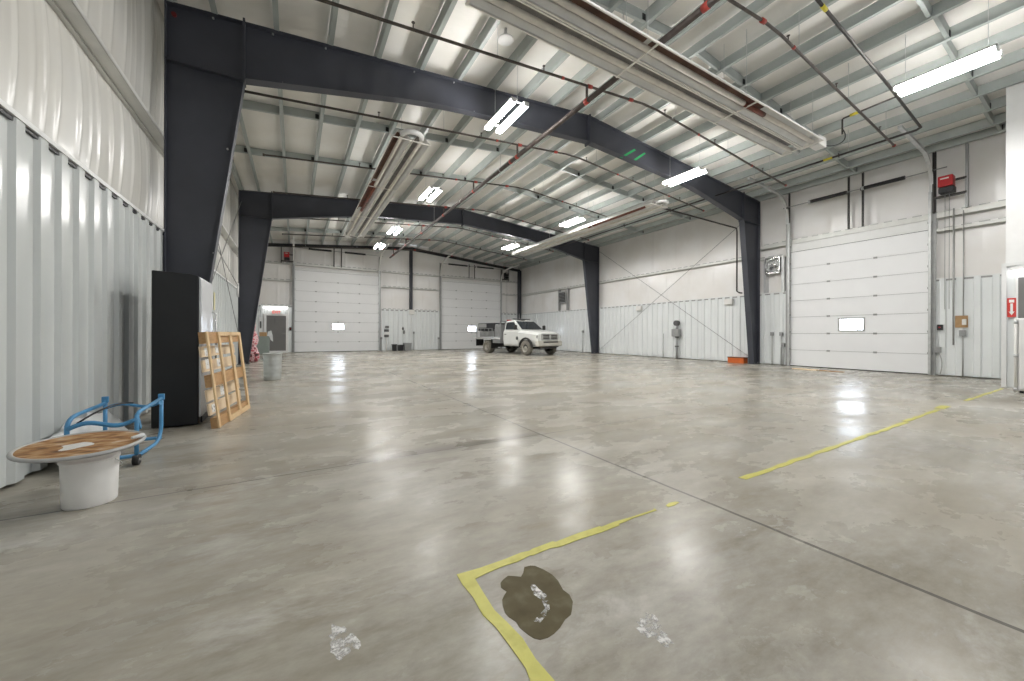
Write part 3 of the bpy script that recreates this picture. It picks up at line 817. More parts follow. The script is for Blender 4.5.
ha = heater('wide hanging tube heater across the building in front of the near frame', 'x', 2.0, 10.55, 4.30, .90, 5.65, True, 2.85, {0: [(7.6, 8.35)], 1: []}, scorch={0: [(2.05, 4.8, 'scorch'), (4.9, 7.6, 'scorch'), (7.6, 8.3, 'tube_rust')]})
hb = heater('long hanging tube heater on the left passing under the second frame', 'y', 9.0, 19.3, 2.42, .93, 5.80, True, 3.2, {0: [(12.4, 15.2)], 1: []}, scorch={0: [(9.1, 12.2, 'scorch'), (12.4, 15.2, 'tube_rust')]})
hc = heater('long hanging tube heater on the right beside the braced wall', 'y', 9.0, 18.6, 11.35, .95, 5.80, True, 3.2, {0: [(9.4, 12.5)], 1: []})

# ------------------------------------------------------------------ sprinkler pipes
def zp(x): return zr(x) - .80 - .0*x
def branch(y, x0, x1, label, riser=True, r=.024):
    t = thing('sprinkler_pipe', label, 'pipe', (XM, y, zp(XM)), 0, 'sprinkler branch pipes')
    MB().tube([(x0, y, zp(x0)), (XM-.25, y, zp(XM-.25)), (XM+.25, y, zp(XM+.25)), (x1, y, zp(x1))], r, 8).build('branch_line', M['pipe'], t)
    for x in ((6.75, 7.8) if y < 3.5 else (4.55, 5.25, 6.45, 8.9, 11.4)):
        if x0 < x < x1:
            big = x in (5.25, 6.45, 6.75)
            d = Vector((1, 0, SL if x < XM else -SL)).normalized()*(.055 if big else .03)
            p = Vector((x, y, zp(x))); MB().cyl(p-d, p+d, r+.014 if big else r+.006, 10).build('coupling', M['red'], t)
    for x in (.5, 3.1, 8.0, 10.2, 12.4):
        if x0 < x < x1: MB().cyl((x, y, zp(x)), (x, y, zr(x)+.01), .005, 6).build('hanger_rod', M['galv'], t)
    for x in (1.6, 4.1, 7.6, 9.6, 12.0):
        if x0 < x < x1:
            mb = MB(); mb.cyl((x, y, zp(x)+.02), (x, y, zp(x)+.11), .010, 8); mb.cyl((x, y, zp(x)+.11), (x, y, zp(x)+.116), .028, 10)
            mb.build('sprinkler_head', M['pipe'], t)
    for x in (x0, x1): 
        MB().cyl((x-.02, y, zp(x)), (x+.02, y, zp(x)), r+.012, 10).build('end_cap', M['red'] if x == x1 else M['pipe'], t)
    if riser:
        MB().cyl((5.17, y, 5.98), (5.17, y, zp(5.17)), .026, 10).build('riser', M['pipe'], t)
        MB().cyl((5.17, y-.05, 5.93), (5.17, y+.05, 5.93), .060, 12).build('riser_clamp', M['red'], t)
branch(3.31, -1.0, 12.95, 'nearest sprinkler branch pipe crossing above the right light')
branch(5.88, -1.0, 13.35, 'sprinkler branch pipe in front of the near frame, second from the camera')
branch(8.65, -.85, 13.4, 'sprinkler branch pipe just behind the near frame')
branch(11.5, -.7, 11.6, 'sprinkler branch pipe in the middle bay, first row behind the near frame pipe')
branch(14.4, -.6, 12.8, 'sprinkler branch pipe in the middle bay, before the second frame')
branch(17.4, -.5, 12.8, 'sprinkler branch pipe running just behind the second frame')
branch(20.3, -.5, 12.8, 'sprinkler branch pipe in the far bay, nearer the second frame')
branch(23.2, -.5, 12.8, 'sprinkler branch pipe nearest the end wall')
mp = thing('sprinkler_main', 'thick dark sprinkler main running lengthwise beneath the rafters', 'pipe', (5.17, 12, 5.93))
MB().tube([(5.17, -1.5, 5.93), (5.17, 24.2, 5.93)], .052, 14).build('main_pipe', M['pipe_main'], mp)
for y in (1.6, 4.9, 9.6, 12.6, 15.6, 18.6, 21.6):
    MB().cyl((5.17, y, 5.97), (5.17, y, zr(5.17)+.01), .006, 6).build('hanger_rod', M['galv'], mp)
    MB().tube([(5.17+.06*math.cos(a), y, 5.93+.06*math.sin(a)) for a in [2*PI*i/14 for i in range(14)]], .006, 6, closed=True).build('hanger_ring', M['galv'], mp)
for y in (2.6, 9.0): MB().cyl((5.17, y-.04, 5.93), (5.17, y+.04, 5.93), .060, 12).build('coupling', M['red'], mp)

# gas line
gz = 6.10
gp = thing('gas_pipe', 'dark gas pipe along the right side under the roof with yellow tags', 'pipe', (12.95, 9, gz))
MB().tube([(4.6, 2.70, 6.70), (7.3, 2.76, 6.56), (10.5, 2.77, 6.27), (12.87, 2.83, gz)], .026, 10).build('cross_run', M['blacksteel'], gp)
MB().tube([(12.87, 2.83, gz), (12.95, 2.92, gz), (12.95, 7.9, gz)], .026, 10).build('long_run', M['blacksteel'], gp)
MB().tube([(12.95, 8.12, gz), (12.95, 16.9, gz)], .026, 10).build('long_run', M['blacksteel'], gp)
MB().tube([(11.0, 2.78, 6.2), (11.0, 3.66, 6.18), (11.0, 3.68, 6.16), (11.0, 3.68, 5.82)], .018, 8).build('drop_leg', M['blacksteel'], gp)
MB().tube(arc((11.0, 3.68, 5.95), (11.5, 3.70, 5.85), (11.25, 3.85, 5.72), 8) + arc((11.25, 3.85, 5.72), (11.1, 3.95, 5.66), (10.98, 4.03, 5.72), 5)[1:], .012, 8).build('flexible_hose', M['rubber'], gp)
for p, q in (((7.45, 2.761, 6.546), (7.6, 2.761, 6.533)), ((11.0, 3.40, 6.186), (11.0, 3.54, 6.184)), ((12.95, 4.55, gz), (12.95, 4.75, gz))):
    lab(MB().cyl(p, q, .032, 10).build('pipe_tag', M['yellow_tag'], gp), 'yellow pipe marker')
for y in (4.2, 6.6, 9.6, 12.4, 15.4): MB().cyl((12.95, y, gz), (12.95, y, zr(12.95)+.01), .005, 6).build('hanger_rod', M['galv'], gp)
rd = thing('roof_drain_pipe', 'dark drop pipe coming down the right wall left of the near column', 'pipe', (15.76, 8.7, 2.9))
MB().tube([(11.6, 9.9, 6.2), (15.66, 8.85, 5.62), (15.76, 8.72, 5.55), (15.76, 8.70, 5.4), (15.76, 8.70, 2.95), (15.80, 8.62, 2.88), (15.92, 8.58, 2.87)], .03, 10).build('drop_pipe', M['blacksteel'], rd)

# round vent on the roof
vt = thing('roof_vent', 'round white disc vent on the roof in front of the near light', 'vent', (3.58, 6.45, zr(3.58)+.14))
MB().lathe([(.0, -.02), (.14, -.02), (.155, -.01), (.155, .0), (0,.0)], (3.58, 6.45, zr(3.58)+.04), 24).build('vent_disc', M['white'], vt)
MB().cyl((3.58, 6.45, zr(3.58)+.03), (3.58, 6.45, zr(3.58)+.27), .03, 12).build('vent_stem', M['white'], vt)

# ------------------------------------------------------------------ cross-bracing
def cable(name, label, a, b):
    t = thing(name, label, 'brace', a, 0)
    MB().cyl(a, b, .009, 6).build('rod', M['cable'], t)
    d = (Vector(b)-Vector(a)).normalized()
    MB().cyl(Vector(a)+d*.3, Vector(a)+d*.55, .022, 8).build('turnbuckle', M['galv'], t)
cable('brace_rod', 'diagonal brace rod on the right wall, rising towards the far frame', (XR-.06, 8.12, .15), (XR-.06, 16.9, 6.15))
cable('brace_rod', 'diagonal brace rod on the right wall, rising towards the near column', (XR-.10, 16.95, .15), (XR-.10, 8.15, 6.0))
cable('brace_rod', 'diagonal brace rod on the left wall, rising towards the near frame', (XL+.06, 16.9, .9), (XL+.06, 8.2, 6.0))
cable('brace_rod', 'diagonal brace rod on the left wall, rising towards the far frame', (XL+.10, 8.2, .4), (XL+.10, 16.9, 6.0))

# ------------------------------------------------------------------ wall equipment, right
hx = thing('wall_fan', 'silver square wall fan between the right wall column and the overhead door', 'fan', (XR, 7.42, 3.8))
mb = MB(); 
for a, b, c, d in ((7.17, 7.68, 4.07, 4.13), (7.17, 7.68, 3.50, 3.56), (7.17, 7.23, 3.56, 4.07), (7.62, 7.68, 3.56, 4.07)): mb.box(XR-.10, XR+.02, a, b, c, d)
mb.build('fan_housing', M['steel'], hx, bevel=.008)
mb = MB(); mb.lathe([(.25, 0), (.25, .05), (.22, .06), (.22, .0)], (0,0,0), 24, Matrix.Rotation(-PI/2, 3, 'Y')); mb.v = [(x+XR-.05, y+7.425, z+3.815) for x, y, z in mb.v]; mb.build('shroud', M['galv'], hx)
for k in range(4):
    a = k*PI/2 + .4; mb = MB()
    p = [(0, .03), (.10, .09), (.19, .07), (.20, -.02), (.05, -.05)]
    vs = [(XR-.05 + (.02 if i in (1,2) else -.01), 7.425 + u*math.cos(a) - v*math.sin(a), 3.815 + u*math.sin(a) + v*math.cos(a)) for i, (u, v) in enumerate(p)]
    mb.add(vs, [(0,1,2,3,4)]); mb.build('fan_blade', M['steel'], hx, solid=.006)
MB().cyl((XR-.09, 7.425, 3.815), (XR-.02, 7.425, 3.815), .05, 12).build('fan_hub', M['galv_dark'], hx)
MB().box(XR+.0, XR+.03, 7.2, 7.65, 3.53, 4.10).build('back_panel', M['galv'], hx)
for y in (7.10, 7.72):
    p = MB().box(XR-.02, XR+.16, y-.05, y+.05, ZL, 4.10)
    tag(p.build('wall_stud', M['galv']), 'galvanized stud %s the silver wall fan' % ('right of' if y < 7.4 else 'left of'), 'stud', 'studs around the wall fan')
def conduit_post(name, label, x, y, z1, face, head=True):
    """thin vertical conduit with a small box on its top. face: unit vector into the room"""
    t = thing(name, label, 'conduit', (x, y, 0))
    MB().cyl((x, y, .0), (x, y, z1), .018, 8).build('pipe', M['conduit'], t)
    if head:
        MB().box(x-.05, x+.05, y-.05, y+.05, z1-.04, z1+.10).build('junction_box', M['grey_box'], t, bevel=.008)
    return t
conduit_post('conduit_riser', 'short conduit with box, nearer the right wall column', XR-.06, 7.44, 1.16, 0)
conduit_post('conduit_riser', 'short conduit with box, nearer the right wall overhead door', XR-.06, 7.13, 1.16, 0)
conduit_post('conduit_riser', 'low conduit with box against the track of the right wall door', XR-.06, 7.06, .75, 0)
conduit_post('conduit_riser', 'slim conduit left of the grey meter on the braced right wall', XR-.06, 12.36, 1.2, 0, False)
mt = thing('water_meter', 'grey meter assembly with round dial standing at the braced right wall', 'meter', (XR-.12, 11.55, 0))
MB().cyl((XR-.12, 11.55, 0), (XR-.12, 11.55, .98), .05, 12).build('standpipe', M['grey_box'], mt)
MB().cyl((XR-.12, 11.55, .56), (XR-.12, 11.55, .62), .09, 12).build('flange_ring', M['dark_box'], mt)
MB().cyl((XR-.12, 11.55, 1.0), (XR-.12, 11.55, 1.1), .09, 12).build('flange_ring', M['dark_box'], mt)
MB().box(XR-.25, XR-.02, 11.38, 11.76, 1.06, 1.42).build('meter_box', M['grey_box'], mt, bevel=.02)
MB().cyl((XR-.12, 11.55, 1.42), (XR-.12, 11.55, 1.6), .05, 10).build('neck', M['grey_box'], mt)
MB().cyl((XR-.20, 11.56, 1.70), (XR-.04, 11.56, 1.70), .13, 16).build('dial', M['dark_box'], mt)
for y, l in ((13.86, 'small white box at the liner top, nearer the far frame'), (9.1, 'small white box at the liner top beside the near right column')):
    b = thing('alarm_box', l, 'box', (XR-.06, y, 2.5), 0, 'white boxes on the right wall')
    MB().box(XR-.14, XR-.0, y-.17, y+.17, 2.42, 2.66).build('case', M['offwhite'], b, bevel=.02)
    MB().box(XR-.15, XR-.14, y-.12, y+.12, 2.45, 2.52).build('grille', M['offwhite'], b)
ob = thing('orange_bin', 'low orange plastic bin on the floor beside the near right column', 'bin', (15.66, 8.6, 0))
mb = MB(); mb.box(15.5, 15.80, 8.28, 8.92, 0, .02); mb.box(15.5, 15.52, 8.28, 8.92, 0, .24); mb.box(15.78, 15.80, 8.28, 8.92, 0, .24); mb.box(15.5, 15.8, 8.28, 8.30, 0, .24); mb.box(15.5, 15.8, 8.90, 8.92, 0, .24); mb.build('tub', M['orange'], ob, bevel=.008)
mb = MB()
for a in (8.27, 8.915): mb.box(15.485, 15.815, a, a+.015, .215, .245)
mb.box(15.485, 15.5, 8.27, 8.93, .215, .245); mb.build('rim', M['black'], ob)
bd = thing('wood_board', 'pale wooden board lying on the floor before the right overhead door', 'board', (14.65, 5.6, 0))
MB().box(14.56, 14.72, 5.5, 6.2, 0, .035).build('plank', M['pale_wood'], bd)
bd = thing('wood_board', 'thinner brown board end to end with the pale one at the right door', 'board', (14.65, 5.2, 0))
MB().box(14.60, 14.71, 4.85, 5.45, 0, .022).build('plank', M['ply'], bd)
nc = thing('thermostat_board', 'brown backing board with white control box right of the overhead door', 'control', (XR-.02, 2.72, 1.5))
MB().box(XR-.025, XR-.0, 2.60, 2.83, 1.37, 1.70).build('backing_board', M['card'], nc)
MB().box(XR-.07, XR-.025, 2.62, 2.70, 1.44, 1.60).build('control_box', M['offwhite'], nc, bevel=.01)
jc = thing('outlet_conduit', 'grey outlet box on conduit under the brown board', 'conduit', (XR-.04, 2.69, 0))
MB().cyl((XR-.05, 2.685, 0), (XR-.05, 2.685, 1.15), .017, 8).build('pipe', M['conduit'], jc)
MB().box(XR-.09, XR-.0, 2.63, 2.75, 1.14, 1.30).build('outlet_box', M['grey_box'], jc, bevel=.01)
MB().cyl((XR-.035, 2.68, 1.70), (XR-.035, 2.68, 4.6), .012, 8).build('upper_pipe', M['conduit'], nc)
jc = thing('pull_rod', 'grey rod hanging on the liner left of the brown board', 'rod', (XR-.05, 2.85, .9))
MB().cyl((XR-.05, 2.855, .88), (XR-.05, 2.855, 4.7), .02, 8).build('rod', M['conduit'], jc)
jc = thing('door_control', 'black push-button control beside the right overhead door', 'control', (XR-.04, 3.12, 1.4))
MB().box(XR-.09, XR-.0, 3.05, 3.16, 1.30, 1.46).build('case', M['black'], jc, bevel=.01)
MB().cyl((XR-.10, 3.105, 1.38), (XR-.09, 3.105, 1.38), .02, 10).build('push_button', M['redbox'], jc)
jc = thing('door_sensor', 'small grey switch box low beside the right overhead door track', 'control', (XR-.04, 3.14, .75))
MB().box(XR-.09, XR-.0, 3.08, 3.20, .66, .82).build('case', M['grey_box'], jc, bevel=.01)
MB().tube(arc((XR-.05, 3.13, .66), (XR-.05, 3.02, .4), (XR-.05, 3.10, .05), 6), .012, 8).build('lead', M['conduit'], jc)
# red arrow sign
sg = thing('extinguisher_sign', 'red sign with white downward arrow on the partition', 'sign', (PXW-.02, 1.60, 1.8))
MB().box(PXW-.03, PXW-.018, 1.55, 1.67, 1.56, 1.98).build('sign_plate', M['sign_red'], sg)
xx = PXW-.0315; c0 = 1.61
mb = MB(); mb.add([(xx, c0-.018, 1.86), (xx, c0+.018, 1.86), (xx, c0+.018, 1.68), (xx, c0+.04, 1.68), (xx, c0, 1.60), (xx, c0-.04, 1.68), (xx, c0-.018, 1.68)], [(0,1,2,3,4,5,6)])
mb.add([(xx, c0-.035, 1.945), (xx, c0+.035, 1.945), (xx, c0+.035, 1.88), (xx, c0-.035, 1.88)], [(0,1,2,3)])
mb.build('arrow', M['white'], sg)
dk = MB().box(PXW-.02, PXW+.0, .6, 1.525, 0, 2.42)
dw = struct(dk.build('door_5', M['grey_door']), 'dark grey door in the partition, half hidden by the white cabinet', 'door')
MB().box(PXW-.025, PXW-.005, 1.525, 1.56, 0, 2.46).build('door_frame', M['white'], dw)
wc = thing('storage_cabinet', 'white upright cabinet with side hinge post before the partition', 'cabinet', (12.8, 1.1, 0))
MB().box(12.52, 13.2, .55, 1.43, .05, 1.50).build('body', M['white'], wc, bevel=.015)
MB().box(12.48, 12.515, .56, 1.38, .09, 1.48).build('door', M['white'], wc, bevel=.008)
MB().cyl((12.49, 1.42, .02), (12.49, 1.42, 1.5), .022, 10).build('hinge_post', M['offwhite'], wc)
for z in (.08, .75, 1.42): MB().cyl((12.49, 1.42, z-.03), (12.49, 1.42, z+.03), .03, 10).build('hinge', M['galv'], wc)
for y in (.62, 1.36):
    for x in (12.6, 13.1): MB().cyl((x, y, 0), (x, y, .05), .025, 8).build('foot', M['rubber'], wc)
MB().box(12.45, 12.48, .66, .70, .7, .95).build('handle', M['steel'], wc)

# ------------------------------------------------------------------ wall equipment, end wall
pn = thing('electrical_panel', 'stack of dark electrical boxes on the end wall between the doors', 'panel', (5.36, YB-.03, 1.3))
for z0, z1, m in ((1.53, 1.68, 'dark_box'), (1.28, 1.45, 'dark_box'), (1.10, 1.26, 'white'), (.92, 1.08, 'dark_box')):
    MB().box(5.22 if z0 < 1.5 else 5.28, 5.52, YB-.10, YB-.0, z0, z1).build('box', M[m], pn, bevel=.01)
MB().cyl((5.37, YB-.05, 0), (5.37, YB-.05, .92), .03, 8).build('conduit', M['offwhite'], pn)
hg = thing('hanging_gloves', 'small grey bundle hanging on the end wall above the bins', 'bundle', (6.48, YB-.05, 1.4))
mb = MB(); mb.lathe([(.0, 0), (.05, .03), (.085, .14), (.06, .24), (.0, .29)], (6.53, YB-.10, 1.12), 12); mb.build('cloth', M['grey_box'], hg)
mb = MB(); mb.lathe([(.0, 0), (.045, .02), (.07, .1), (.04, .2), (.0, .24)], (6.46, YB-.08, 1.40), 12); mb.build('hook_cover', M['dark_box'], hg)
def bin_(x, y, w, d, h, m, label, cat='bin', name='waste_bin'):
    t = thing(name, label, cat, (x, y, 0), 0, 'bins in a row at the end wall')
    mb = MB(); n = 4
    a = .86
    def ring(k, z): return [(x-w/2*k, y-d/2*k, z), (x+w/2*k, y-d/2*k, z), (x+w/2*k, y+d/2*k, z), (x-w/2*k, y+d/2*k, z)]
    vs = ring(a, 0) + ring(1, h) + ring(.93, h) + ring(a*.9, .03)
    fs = [(0,1,2,3)] + [(i, (i+1) % 4, 4+(i+1) % 4, 4+i) for i in range(4)] + [(4+i, 4+(i+1) % 4, 8+(i+1) % 4, 8+i) for i in range(4)] + [(8+i, 8+(i+1) % 4, 12+(i+1) % 4, 12+i) for i in range(4)] + [(12,13,14,15)]
    mb.add(vs, fs); mb.build('bin_body', m, t)
    mb = MB()
    for (p, q) in zip(ring(1.03, h-.02), ring(1.03, h-.02)[1:] + ring(1.03, h-.02)[:1]): mb.bar(p, q, .03, .04)
    mb.build('rim', m, t)
bin_(5.81, YB-.4, .28, .3, .44, M['black'], 'small black bin, leftmost of the row at the end wall')
bin_(6.22, YB-.4, .34, .32, .40, M['black'], 'black bin in the middle of the row at the end wall')
bin_(6.68, YB-.4, .48, .4, .52, M['grey_box'], 'grey tub, rightmost of the row at the end wall')
lb = thing('alarm_box', 'white box at the foot of the dark end wall post', 'box', (7.06, YB-.06, 2.66))
MB().box(6.87, 7.25, YB-.14, YB-.0, 2.50, 2.83).build('case', M['offwhite'], lb, bevel=.02)
MB().cyl((7.02, YB-.05, .9), (7.02, YB-.05, 2.5), .015, 8).build('conduit', M['offwhite'], lb)
conduit_post('conduit_riser', 'thin conduit with box right of the grey tub at the end wall', 7.22, YB-.06, 1.2, 0)
conduit_post('conduit_riser', 'low conduit on the left jamb of the end wall door behind the truck', 9.02, YB-.06, .8, 0)
conduit_post('conduit_riser', 'low conduit at the right jamb of the left end wall door', 5.03, YB-.10, .82, 0)
sw = thing('door_control', 'black push-button control between the grey door and the overhead door', 'control', (-.22, YB-.06, 1.5))
MB().box(-.27, -.17, YB-.12, YB-.0, 1.33, 1.52).build('case', M['black'], sw, bevel=.01)
MB().cyl((-.22, YB-.13, 1.45), (-.22, YB-.12, 1.45), .02, 10).build('push_button', M['redbox'], sw)
# far corner, right wall behind truck: louvre unit
lv = thing('wall_heater_unit', 'tall grey ventilation louvre on the right wall behind the truck', 'louvre', (XR, 20.6, 3.3))
MB().box(XR-.04, XR+.1, 19.98, 20.12, ZL, 4.25).build('post', M['galv_dark'], lv)
MB().box(XR-.04, XR+.1, 20.9, 21.02, ZL, 4.25).build('post', M['galv_dark'], lv)
mb = MB()
for i in range(7): mb.box(XR-.10, XR-.02, 20.25, 20.85, 3.35+i*.1, 3.42+i*.1)
mb.build('louvre_blades', M['dark_box'], lv)
MB().box(XR-.02, XR+.04, 20.2, 20.9, 3.3, 4.1).build('back_panel', M['galv'], lv)
conduit_post('conduit_riser', 'thin conduit on the right wall between the truck and the far frame', XR-.06, 18.4, 1.3, 0)

# ------------------------------------------------------------------ left wall things
yl = thing('wall_label', 'narrow yellow label strip on the left wall above the pallet', 'label', (XL+.01, 12.2, 2.0))
MB().box(XL+.005, XL+.012, 12.12, 12.30, 1.75, 2.20).build('strip', M['pale_yellow'], yl)
cl = thing('wall_conduit', 'thin white conduit on the left wall with a bracket by the second frame', 'conduit', (XL+.06, 14, 2.9))
MB().tube([(XL+.035, 12.5, 3.37), (XL+.035, 16.6, 2.86)], .018, 8).build('pipe', M['conduit'], cl)
MB().cyl((XL+.035, 16.6, 2.95), (XL+.035, 16.6, 2.45), .03, 8).build('lamp_holder', M['white'], cl)
cl = thing('conduit_riser', 'conduit running up the left wall behind the pallet', 'conduit', (XL+.06, 11.5, 0))
MB().cyl((XL+.06, 11.5, .02), (XL+.06, 11.5, 2.75), .02, 8).build('pipe', M['conduit'], cl)
MB().box(XL+.0, XL+.10, 11.42, 11.58, 1.3, 1.5).build('junction_box', M['grey_box'], cl, bevel=.01)

# tall black cabinet (side black, front silver)
fr = thing('refrigerator', 'tall refrigerator with black side and silver door against the left column', 'refrigerator', (-1.25, 6.45, 0))
mb = MB()
P = [(-1.475, .012), (-1.035, .012), (-1.035, 1.86), (-1.12, 1.885), (-1.475, 1.90)]
mb.prism(P, 'y', 6.00, 6.80); mb.build('cabinet', M['fridge_side'], fr, bevel=.012)
mb = MB(); P = [(-1.033, .10), (-1.018, .10), (-1.012, .16), (-1.012, 1.74), (-1.016, 1.82), (-1.024, 1.85), (-1.033, 1.855)]
mb.prism(P, 'y', 6.015, 6.785); dd = mb.build('door', M['fridge_door'], fr)
MB().tube([(-1.012, 6.72, .75), (-.97, 6.72, .78), (-.97, 6.72, 1.42), (-1.012, 6.72, 1.45)], .012, 8).build('handle', M['steel'], dd)
MB().box(-1.032, -1.02, 6.13, 6.77, .01, .09).build('kick_grille', M['black'], fr)
for x in (-1.42, -1.10):
    for y in (6.08, 6.75): MB().cyl((x, y, 0), (x, y, .045), .02, 8).build('foot', M['rubber'], fr)

# pallet leaning on it
pa = thing('pallet', 'wooden pallet leaning on its edge against the refrigerator', 'pallet', (-.79, 5.68, 0))
bd_ = Vector((.185, 1.265, 0)).normalized(); L_ = 1.30
ln = .135; H_ = 1.17
nrm = Vector((bd_.y, -bd_.x, 0))
upv = (Vector((0,0,1))*math.sqrt(1-(ln/H_)**2) - nrm*(ln/H_)).normalized()
out = bd_.cross(upv).normalized()
if out.x < 0: out = -out
def PB(mb, u0, u1, v0, v1, w0, w1):
    """u along the length, v up the face, w out of the face"""
    o = Vector((-.79, 5.68, .0)) + Vector((0,0,.004))
    vs = [o + bd_*u + upv*v + out*w for u in (u0, u1) for v in (v0, v1) for w in (w0, w1)]
    return mb.add(vs, [(0,1,3,2),(4,6,7,5),(0,4,5,1),(2,3,7,6),(0,2,6,4),(1,5,7,3)])
for v0, v1 in ((.0, .13), (.50, .65), (1.03, 1.17)):
    lab(PB(MB(), .012, L_, v0, v1, -.075, -.0).build('stringer', M['ply'], pa), 'brown cross board')
for u0, u1, m in ((.0, .06, 'pine'), (.36, .42, 'pine'), (.80, .88, 'pine'), (1.22, 1.30, 'pine')):
    PB(MB(), u0, u1, .0, 1.17, .0 if u0 > .1 else -.004, .022 if u0 > .1 else .012).build('face_board', M[m], pa)
PB(MB(), .42, 1.22, .0, .07, .0, .022).build('bottom_rail', M['pine'], pa)
PB(MB(), .42, 1.22, 1.12, 1.17, .0, .022).build('top_rail', M['pine'], pa)
for v0, v1 in ((.16, .30), (.33, .47), (.69, .83), (.87, 1.0)):
    b = PB(MB(), .03, L_, v0, v1, -.095, -.077).build('back_board', M['pale_wood'], pa)
for u, v, w_, h_ in ((.12, .72, .20, .12), (.14, .88, .16, .1), (.50, .72, .26, .1), (.12, .18, .2, .1), (.48, .34, .24, .12), (.5, .90, .22, .1)):
    lab(PB(MB(), u, u+w_, v, v+h_, -.0765, -.0745).build('paper_label', M['label_paper'], pa), 'white printed paper label')

# bucket with rusty disc on top
bk = thing('bucket', 'white plastic bucket standing under the rusty disc', 'bucket', (-1.195, 3.63, 0))
mb = MB(); mb.lathe([(.0, .0), (.124, .0), (.129, .01), (.137, .29), (.137, .292), (.143, .295), (.143, .31), (.139, .312), (.139, .335), (.145, .34), (.145, .365), (.138, .367), (.131, .36), (.112, .02), (0, .015)], (-1.195, 3.63, 0), 40)
mb.build('pail', M['bucket'], bk)
MB().tube([(-1.195 + .15*math.cos(a), 3.63 + .15*math.sin(a), .30 - .10*math.sin(max(0, min(PI, a+.5)))) for a in [-.4 + (PI+.6)*i/16 for i in range(17)]], .0035, 6).build('bail_handle', M['galv'], bk)
dc = Vector((-1.235, 3.64, .395))
tilt = Matrix.Rotation(math.radians(3.5), 4, Vector((1, .45, 0)).normalized()).to_3x3()
ds = thing('rusty_disc', 'rusty round metal disc with grey rim lying on the white bucket', 'disc', dc)
mb = MB(); mb.lathe([(0, -.008), (.290, -.008), (.290, .006), (0, .006)], dc, 56, tilt, False); mb.build('plate', M['rust'], ds)
ring = [dc + tilt @ Vector((.295*math.cos(a), .295*math.sin(a), 0)) for a in [2*PI*i/56 for i in range(56)]]
MB().tube(ring, .013, 10, closed=True).build('rim', M['rust_rim'], ds)
mb = MB(); R = random.Random(4)
pts = [(.05*(1+.35*math.sin(3*a+1)+.15*R.random())*math.cos(a)*1.3-.02, .085*(1+.3*math.sin(2*a))*math.sin(a)*.9-.05, .0075) for a in [2*PI*i/20 for i in range(20)]]
mb.add([dc + tilt @ Vector(p) for p in pts], [tuple(range(20))]); lab(mb.build('bare_patch', M['chalk'], ds), 'pale bare patch')
cq = dc + tilt @ Vector((.285, .0, .02))
MB().tube([cq + Vector((-.03, -.05, .01)), cq + Vector((.01, 0, .012)), cq + Vector((-.01, .05, .01))], [.010, .016, .010], 10).build('rag_end', M['cloth'], ds)

# blue drum dolly
dl = thing('drum_dolly', 'blue tubular drum dolly with black wheels behind the bucket', 'dolly', (-1.38, 4.78, 0))
r = .016
A_, B_, C_, D_ = Vector((-1.60, 4.45, 0)), Vector((-1.58, 5.1, 0)), Vector((-1.19, 4.47, 0)), Vector((-1.165, 5.06, 0))
Z = lambda p, z: Vector((p.x, p.y, z))
MB().tube([Z(A_, .05), Z(A_, .36)] + arc(Z(A_, .36), Z(A_, .45), A_.lerp(B_, .25) + Vector((0,0,.455)), 6)[1:] + [Z(B_, .47)], r, 10).build('side_rail', M['blue'], dl)
MB().tube([Z(C_, .05), Z(C_, .43), C_.lerp(D_, .1) + Vector((0,0,.455)), Z(D_, .49)], r, 10).build('side_rail', M['blue'], dl)
MB().tube([Z(B_, .02), Z(B_, .50)], r, 10).build('post', M['blue'], dl)
MB().tube([Z(D_, .50), Z(D_, .25)] + arc(Z(D_, .25), Z(D_, .08), C_.lerp(D_, .7) + Vector((0,0,.07)), 6)[1:] + [Z(C_, .07)], r, 10).build('post', M['blue'], dl)
def wave(P, Q, z0, z1, dip, n=14): return [P.lerp(Q, i/n) + Vector((0,0, z0 + (z1-z0)*i/n + dip*math.sin(2*PI*i/n))) for i in range(n+1)]
MB().tube(wave(B_, D_, .42, .45, .025), r*.9, 10).build('cross_rail', M['blue'], dl)
MB().tube(wave(A_, C_, .36, .40, .03), r*1.15, 10).build('cross_rail', M['blue'], dl)
MB().tube([Z(A_, .08), Z(C_, .08)], r, 10).build('lower_rail', M['blue'], dl)
MB().tube([Z(B_, .09), Z(D_, .09)], r, 10).build('lower_rail', M['blue'], dl)
MB().tube([Z(A_, .08), Z(B_, .08)], r, 10).build('lower_rail', M['blue'], dl)
for P, m in ((B_, 'blue'), (D_, 'blue')):
    MB().box(P.x-.024, P.x+.024, P.y-.012, P.y+.012, .475, .535).build('end_plate', M[m], dl, bevel=.004)
mb = MB(); mb.bar(Z(C_, .42) + Vector((0,.02,0)), Z(C_, .30) + Vector((0,.10,.0)), .012, .03); mb.build('gusset', M['blue'], dl)
mb = MB(); mb.bar(Z(D_, .44), D_.lerp(C_, .16) + Vector((0,0,.46)), .012, .03); mb.build('gusset', M['blue'], dl)
for P in (A_, C_):
    wct = MB().tube([(P.x-.02, P.y, .045), (P.x+.02, P.y, .045)], .045, 16).build('wheel', M['rubber'], dl)
    MB().cyl((P.x-.024, P.y, .045), (P.x+.024, P.y, .045), .014, 10).build('hub', M['steel'], wct)
MB().tube(arc((-1.55, 4.47, .40), (-1.40, 4.6, .55), (-1.36, 5.0, .47), 8), .008, 8).build('bail_lever', M['black'], dl)
